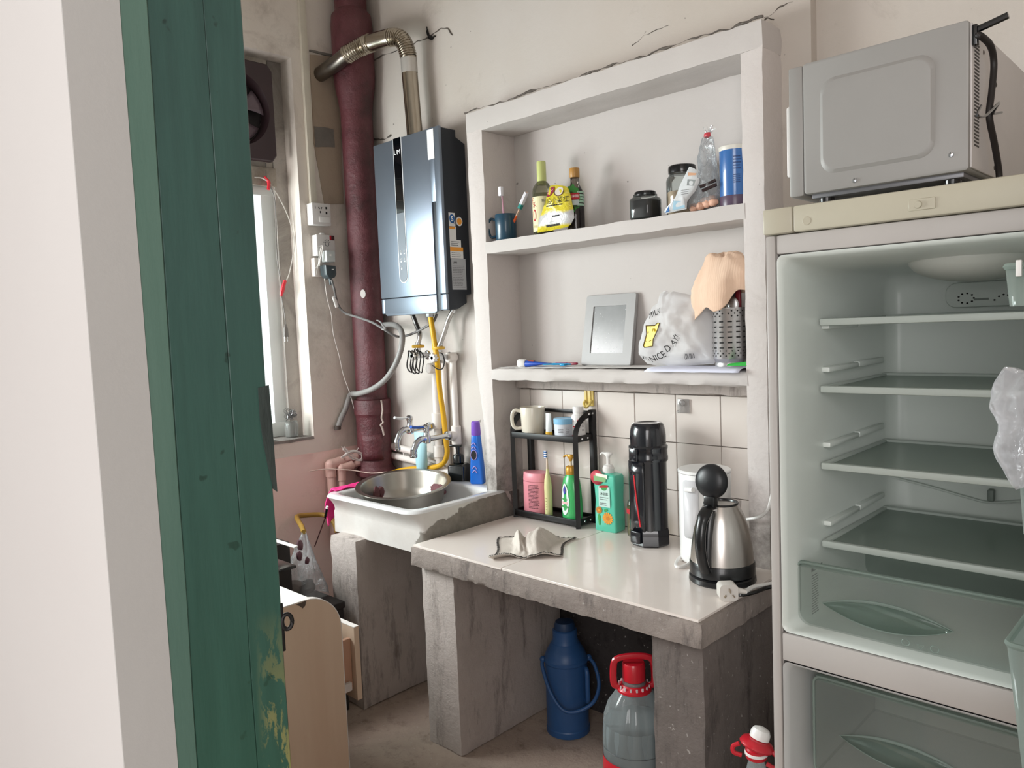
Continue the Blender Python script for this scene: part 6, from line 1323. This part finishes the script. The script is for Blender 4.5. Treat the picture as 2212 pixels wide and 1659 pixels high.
bl_=[a0,a0+Vector((-.004,0,-.02))+dv*.02,-dirc*.058+dv*.062+Vector((0,0,.165)),-dirc*.022+dv*.092+Vector((0,0,.118)),dirc*.024+dv*.098+Vector((0,0,.112)),dirc*.078+dv*.088+Vector((0,0,.135)),dirc*.102+dv*.055+Vector((0,0,.175)),dirc*.094+dv*.02+Vector((0,0,.225)),a1_]
G().tube(cat(bl_,6),.0062,10).build('bail_handle',BM,tm)
for p in (a0,a1_): G().ball(tuple(p),.011,10,8).build('handle_pivot',BM,tm)
jc=(-1.172,1.632,0); jt=thing('water_jug','big clear water jug with red cap and carry handle under counter','jug',jc)
def ribf(a,z): 
    k=max(0,min(1,(z-.19)/.06))*max(0,min(1,(.37-z)/.04)); return -.06*k*abs(math.sin(a*7))**4
JW=clear('jug_plastic','#f6f9f9',1.0,.03,.26,'#d9e0e1')
G().lathe([(0,.002),(.078,0),(.086,.006),(.088,.03),(.088,.175),(.085,.182),(.088,.190),(.0885,.215),(.0885,.25),(.084,.30),(.072,.335),(.052,.363),(.034,.379),(.027,.386),(.026,.402)],seg=84,ribs=ribf).build('jug_wall',JW,jt,ang=50)
G().lathe([(0,.004),(.084,.006),(.0855,.03),(.0855,.26),(.083,.285),(0,.2855)],seg=40).build('water',clear('jug_water','#e9eff0',.3,.04,.55,'#b9c3c5'),jt)
G().tube([Vector((.0878*math.cos(2*PI*k/48),.0878*math.sin(2*PI*k/48),.224)) for k in range(48)],.0011,5,closed=True).build('refraction_ring',mat('refraction_grey','#4d5354',.3),jt)  # dark ring paints the refraction line by the jug's groove
pf=cyl(.0885,math.radians(-54),0,.0008)
g=G(); patch(g,pf,-.16,.16,.03,.198,36,2); g.build('label',mat('jug_label_red','#cf2231',.35,var=.03),jt)
g=G(); disc(g,cyl(.0885,math.radians(-54),0,.0014),-.005,.165,.03,.014); g.build('label_mark',mat('label_gold','#d8a35a',.5),jt)
JR=mat('jug_red','#c11a2b',.3,var=.05,coat=.3)
G().lathe([(.030,.400),(.0305,.402),(.0305,.442),(.028,.447),(0,.447)],seg=30).build('cap',JR,jt)
G().lathe([(.029,.388),(.0315,.390),(.0315,.396),(.029,.398)],seg=30).build('neck_ring',JW,jt)
G().lathe([(.040,.374),(.046,.372),(.046,.378),(.034,.390),(.031,.390)],seg=36).build('handle_ring',JR,jt)
for k in range(16):
    a=2*PI*k/16; G().box((-.0015,-.0025,-.004),(.0015,.0025,.004),mx=Matrix.Translation((.041*math.cos(a),.041*math.sin(a),.3855))@Matrix.Rotation(a,4,'Z')).build('ring_tooth',mat('pale_tooth','#c9b9bb',.4),jt)
hd2=Vector((.72,.69,0)); P_=[hd2*-.042+Vector((0,0,.380)),hd2*-.054+Vector((0,0,.39)),hd2*-.054+Vector((0,0,.435)),hd2*-.046+Vector((0,0,.455)),hd2*-.02+Vector((0,0,.462)),hd2*.02+Vector((0,0,.462)),hd2*.046+Vector((0,0,.455)),hd2*.054+Vector((0,0,.435)),hd2*.054+Vector((0,0,.39)),hd2*.042+Vector((0,0,.380))]
G().tube(cat(P_,5),.0065,8,flat=1.4).build('carry_handle',JR,jt)
# bottle in the gap beside the refrigerator
gb2=(-0.766,1.520,0.380)
gt2=thing('red_capped_jug','clear jug with a loose red and white cap in gap beside refrigerator','jug',(-.76,1.50,0))
zz=0.399
G().lathe([(0,.002),(.05,0),(.056,.006),(.056,.24),(.05,.28),(.03,.33),(.017,zz-.012),(.017,zz)],seg=36).build('jug_wall',JW,gt2)
G().lathe([(.022,zz-.004),(.023,zz-.002),(.023,zz+.016),(.020,zz+.019),(0,zz+.019)],seg=28).build('cap',JR,gt2)
G().lathe([(.0235,zz+.004),(.0245,zz+.005),(.0245,zz+.010),(.0235,zz+.011)],seg=28).build('cap_band',WHT,gt2)
mxx=Matrix.Rotation(math.radians(-16),4,'X')@Matrix.Rotation(math.radians(10),4,'Y')
G().lathe([(0,0),(.034,.0),(.037,.004),(.033,.013),(.024,.018),(0,.020)],c=(0,0,zz+.019),seg=28,mx=mxx).build('red_flap',JR,gt2)
G().lathe([(0,.018),(.021,.018),(.021,.030),(.017,.038),(.008,.042),(0,.042)],c=(0,.004,zz+.020),seg=24,mx=mxx).build('white_plug',WHT,gt2)
G().tube(cat([Vector((-.034,-.01,zz+.020)),Vector((-.046,-.015,zz+.012)),Vector((-.044,-.018,zz)),Vector((-.028,-.012,zz-.004))],4),.005,8).build('cap_ear',JR,gt2)
G().tube(cat([Vector((.034,.006,zz+.018)),Vector((.046,.008,zz+.006)),Vector((.044,.0,zz-.012)),Vector((.026,-.006,zz-.006))],4),.005,8).build('cap_ear',JR,gt2)
# ---------------------------------------------------------------- beige cabinet with an open drawer, behind the door frame
N=NT('beige_maple_laminate'); v=N.coord((1,1,.12)); N.l(N.ramp(N.noise(v,16,5,.55,.5),[(.3,'#d2b79f'),(.7,'#dcc4ad')]),N.b.inputs['Base Color']); N.b.inputs['Roughness'].default_value=.5; BEI=N.m
WED=mat('white_edge_band','#e9e4e0',.4)
cbn=thing('side_cabinet','beige laminate cabinet with rounded side and a drawer left open','cabinet',(-2.0,.95,0))
Cf=lambda *a:off(cbn,[a])[0]
cx=-1.80; yf=1.143; zt_=.647; r_=.105
prof=[(.60,0),(yf,0),(yf,zt_-r_)]+[(yf-r_+r_*math.cos(t),zt_-r_+r_*math.sin(t)) for t in [PI/2*k/10 for k in range(1,11)]]+[(.60,zt_)]
lp_=[(y-cbn.location.y,z-cbn.location.z) for y,z in prof]
G().prism(lp_,cx-.018-cbn.location.x,cx-cbn.location.x,'X').build('side_panel',BEI,cbn)
G().prism([(y-cbn.location.y,z-cbn.location.z) for y,z in [(.60,zt_-.001),(yf-r_,zt_-.001)]+[(yf-r_+(r_)*math.sin(t),zt_-r_+(r_)*math.cos(t)-.0005) for t in [PI/2*k/10 for k in range(0,11)]]+[(yf+.0012,0),(yf+.0022,0)]+[(yf-r_+(r_+.0022)*math.sin(t),zt_-r_+(r_+.0022)*math.cos(t)-.0005) for t in [PI/2*k/10 for k in range(10,-1,-1)]]+[(.60,zt_+.0015)]],cx-.0185-cbn.location.x,cx+.0003-cbn.location.x,'X').build('edge_band',WED,cbn)
ch_=(-1.800,1.027,0.664)
g=G(); g.b.faces.new([g.b.verts.new(Cf(cx+.0008,y,z)) for y,z in ((ch_[1]-.018,zt_-.003),(ch_[1]+.014,zt_-.001),(ch_[1]+.010,zt_-.014),(ch_[1]+.002,zt_-.019),(ch_[1]-.006,zt_-.010))]); g.build('chipped_edge',mat('dark_chip','#5d5048',.8),cbn)
G().box(Cf(-2.25,.60,.60),Cf(cx-.019,1.10,.618)).build('cabinet_top',WED,cbn); G().box(Cf(-2.27,.60,0),Cf(-2.25,1.12,.647)).build('side_panel',BEI,cbn); G().box(Cf(-2.25,.60,.05),Cf(cx-.019,.615,.60)).build('back_panel',BEI,cbn); G().box(Cf(-2.25,.60,.05),Cf(cx-.019,1.08,.068)).build('bottom_panel',BEI,cbn)
d0=(-1.830,1.220,0.513); d1_=(-1.830,1.222,0.298)
dwr=bpy.data.objects.new('drawer',None); COL.objects.link(dwr); dwr.parent=cbn; dwr.location=Cf(-2.03,1.2,.4)
DR=lambda x,y,z:Vector((x+2.03,y-1.2,z-.4))
G().box(DR(-2.245,d0[1]-.017,d1_[2]),DR(-1.83,d0[1],d0[2]),.001,1).build('drawer_front',BEI,dwr)
G().box(DR(-2.245,d0[1]-.0172,d0[2]-.0006),DR(-1.8298,d0[1]+.0002,d0[2]+.0012),.0003,1).build('front_edge',WED,dwr)
G().box(DR(-1.862,.80,d1_[2]+.03),DR(-1.848,d0[1]-.018,d0[2]-.035),.001,1).build('drawer_side',mat('drawer_side_wood','#b98f78',.5,var=.06),dwr); G().box(DR(-2.235,.80,d1_[2]+.03),DR(-2.221,d0[1]-.018,d0[2]-.035)).build('drawer_side',BEI,dwr)
G().box(DR(-2.22,.80,d1_[2]+.032),DR(-1.863,d0[1]-.018,d1_[2]+.038)).build('drawer_bottom',BEI,dwr)
G().box(DR(-1.846,.85,d1_[2]+.034),DR(-1.834,d0[1]-.03,d1_[2]+.058),.001,1).build('drawer_rail',mat('white_rail','#d8d4d0',.35,.2),dwr)
# low dark stove stand behind the cabinet, with a pan, plastic bag and stray hose
DK=mat('sooty_metal','#2a2625',.6,.2,var=.2,scale=8)
stv=thing('stove_stand','low sooty dark stand in the shade behind the beige cabinet','stand',(-2.55,1.14,0))
G().box((-.24,-.35,.375),(.24,.35,.40),.004).build('stand_top',DK,stv)
for x in (-.22,.22):
    for y in (-.33,.33): G().box((x-.015,y-.015,0),(x+.015,y+.015,.375),.002,1).build('stand_leg',DK,stv)
G().box((-.23,-.34,.16),(.23,.34,.175)).build('stand_shelf',DK,stv)
gh2=thing('gas_hose_tail','yellow hose tail sagging along the pink wall above the bag','hose',(-2.780,1.588,0.625))
G().tube(cat(off(gh2,[(-2.700,1.722,0.535),(-2.720,1.724,0.570),(-2.750,1.714,0.595),(-2.780,1.694,0.603),(-2.790,1.635,0.611),(-2.780,1.591,0.616),(-2.720,1.562,0.612),(-2.640,1.528,0.610),(-2.580,1.500,0.604)]),6),.010,10).build('hose_run',mat('dull_yellow_hose','#a8863a',.5,var=.1),gh2)
pbg=thing('hanging_plastic_bag','clear plastic bag with red scraps hanging from the yellow hose','bag',(-2.46,1.40,.402))
bt0=Vector((-2.580,1.500,0.600))-Vector(pbg.location)
def bagf(u,v):
    a=2*PI*u; k=v**.9; r=(.010+.105*k)*(1+.20*math.sin(4*a+v*3)+.14*nz((math.cos(a)*2,math.sin(a)*2,v*3),1,3))
    c=bt0.lerp(Vector((.0,.0,.004)),v); p=c+Vector((r*math.cos(a)*.8,r*math.sin(a)*.75,.012*nz((math.cos(a)*3,math.sin(a)*3,v*5),1,6)))
    if v>.97: p.z=.0015
    return p
G().grid(bagf,40,22,True).build('bag_film',BAG,pbg,ang=180)
SCR=mat('red_scraps','#64404a',.6)
for k,(x,y,z,s_) in enumerate(((.02,.0,.20,.013),(.03,-.01,.165,.012),(.03,.02,.14,.009))): G().ball((x,y,z),s_,8,6,(.6,1,1.4),.4,3,k).build('red_scrap',SCR,pbg)
for k,(y,z,s_) in enumerate(((-.02,.042,.04),(.03,.035,.033))): G().ball((.0,y,z),s_,12,8,(.8,1,.8),.3,2,k).build('grey_scrap',mat('grey_scraps','#6f6764',.7),pbg)
pc0=(-2.146,1.216,0.630)
pan=thing('dark_griddle','flat black griddle corner on the cabinet beside the green door frame','griddle',(pc0[0]-.10,pc0[1]-.11,.6185))
G().box((-.10,-.11,.004),(.10,.11,.014),.004).build('griddle_plate',BLK,pan); G().lathe([(.03,0),(.03,.005)],seg=16).build('griddle_foot',BLK,pan)
wa,wb_=(-2.423,1.300,0.646),(-2.294,1.300,0.659)
ws=thing('white_board','thin white board edge left of the clear bag','board',(wa[0]-.02,1.31,.4005))
zt2=wa[2]-.4005
G().box((-.12,-.03,.0),(.06,.02,zt2-.006),.004).build('board_stand',DK,ws); G().box((-.14,-.015,zt2-.0055),(wb_[0]-wa[0]+.02,.0,zt2),.001).build('board_edge',WHT,ws)

# repeats of one kind carry the same group phrase
GRP={'water_pipe':'white water pipes on the back wall','drain_pipe':'pink painted pipes on the left wall','water_tap':'chrome taps above the sink','angle_valve':'angle valves under the heater','braided_hose':'braided hoses under the heater','socket_box':'socket boxes on the left wall','toothbrush':'toothbrushes in the blue mug','storage_jar':'jars on the upper shelf','paper_sheet':'papers on the middle shelf','spoon':'spoons in the cutlery holder','kitchen_knife':'knife handles in the cutlery holder','adhesive_hook':'hooks on the tiles','red_rag':'red rags in the steel basin','clear_plastic_bag':'clear plastic bags','white_power_cord':'white cords on the counter'}
for o in list(SC.objects):
    if o.parent is None and 'label' in o.keys():
        k=o.name.split('.')[0]
        if k in GRP: o['group']=GRP[k]
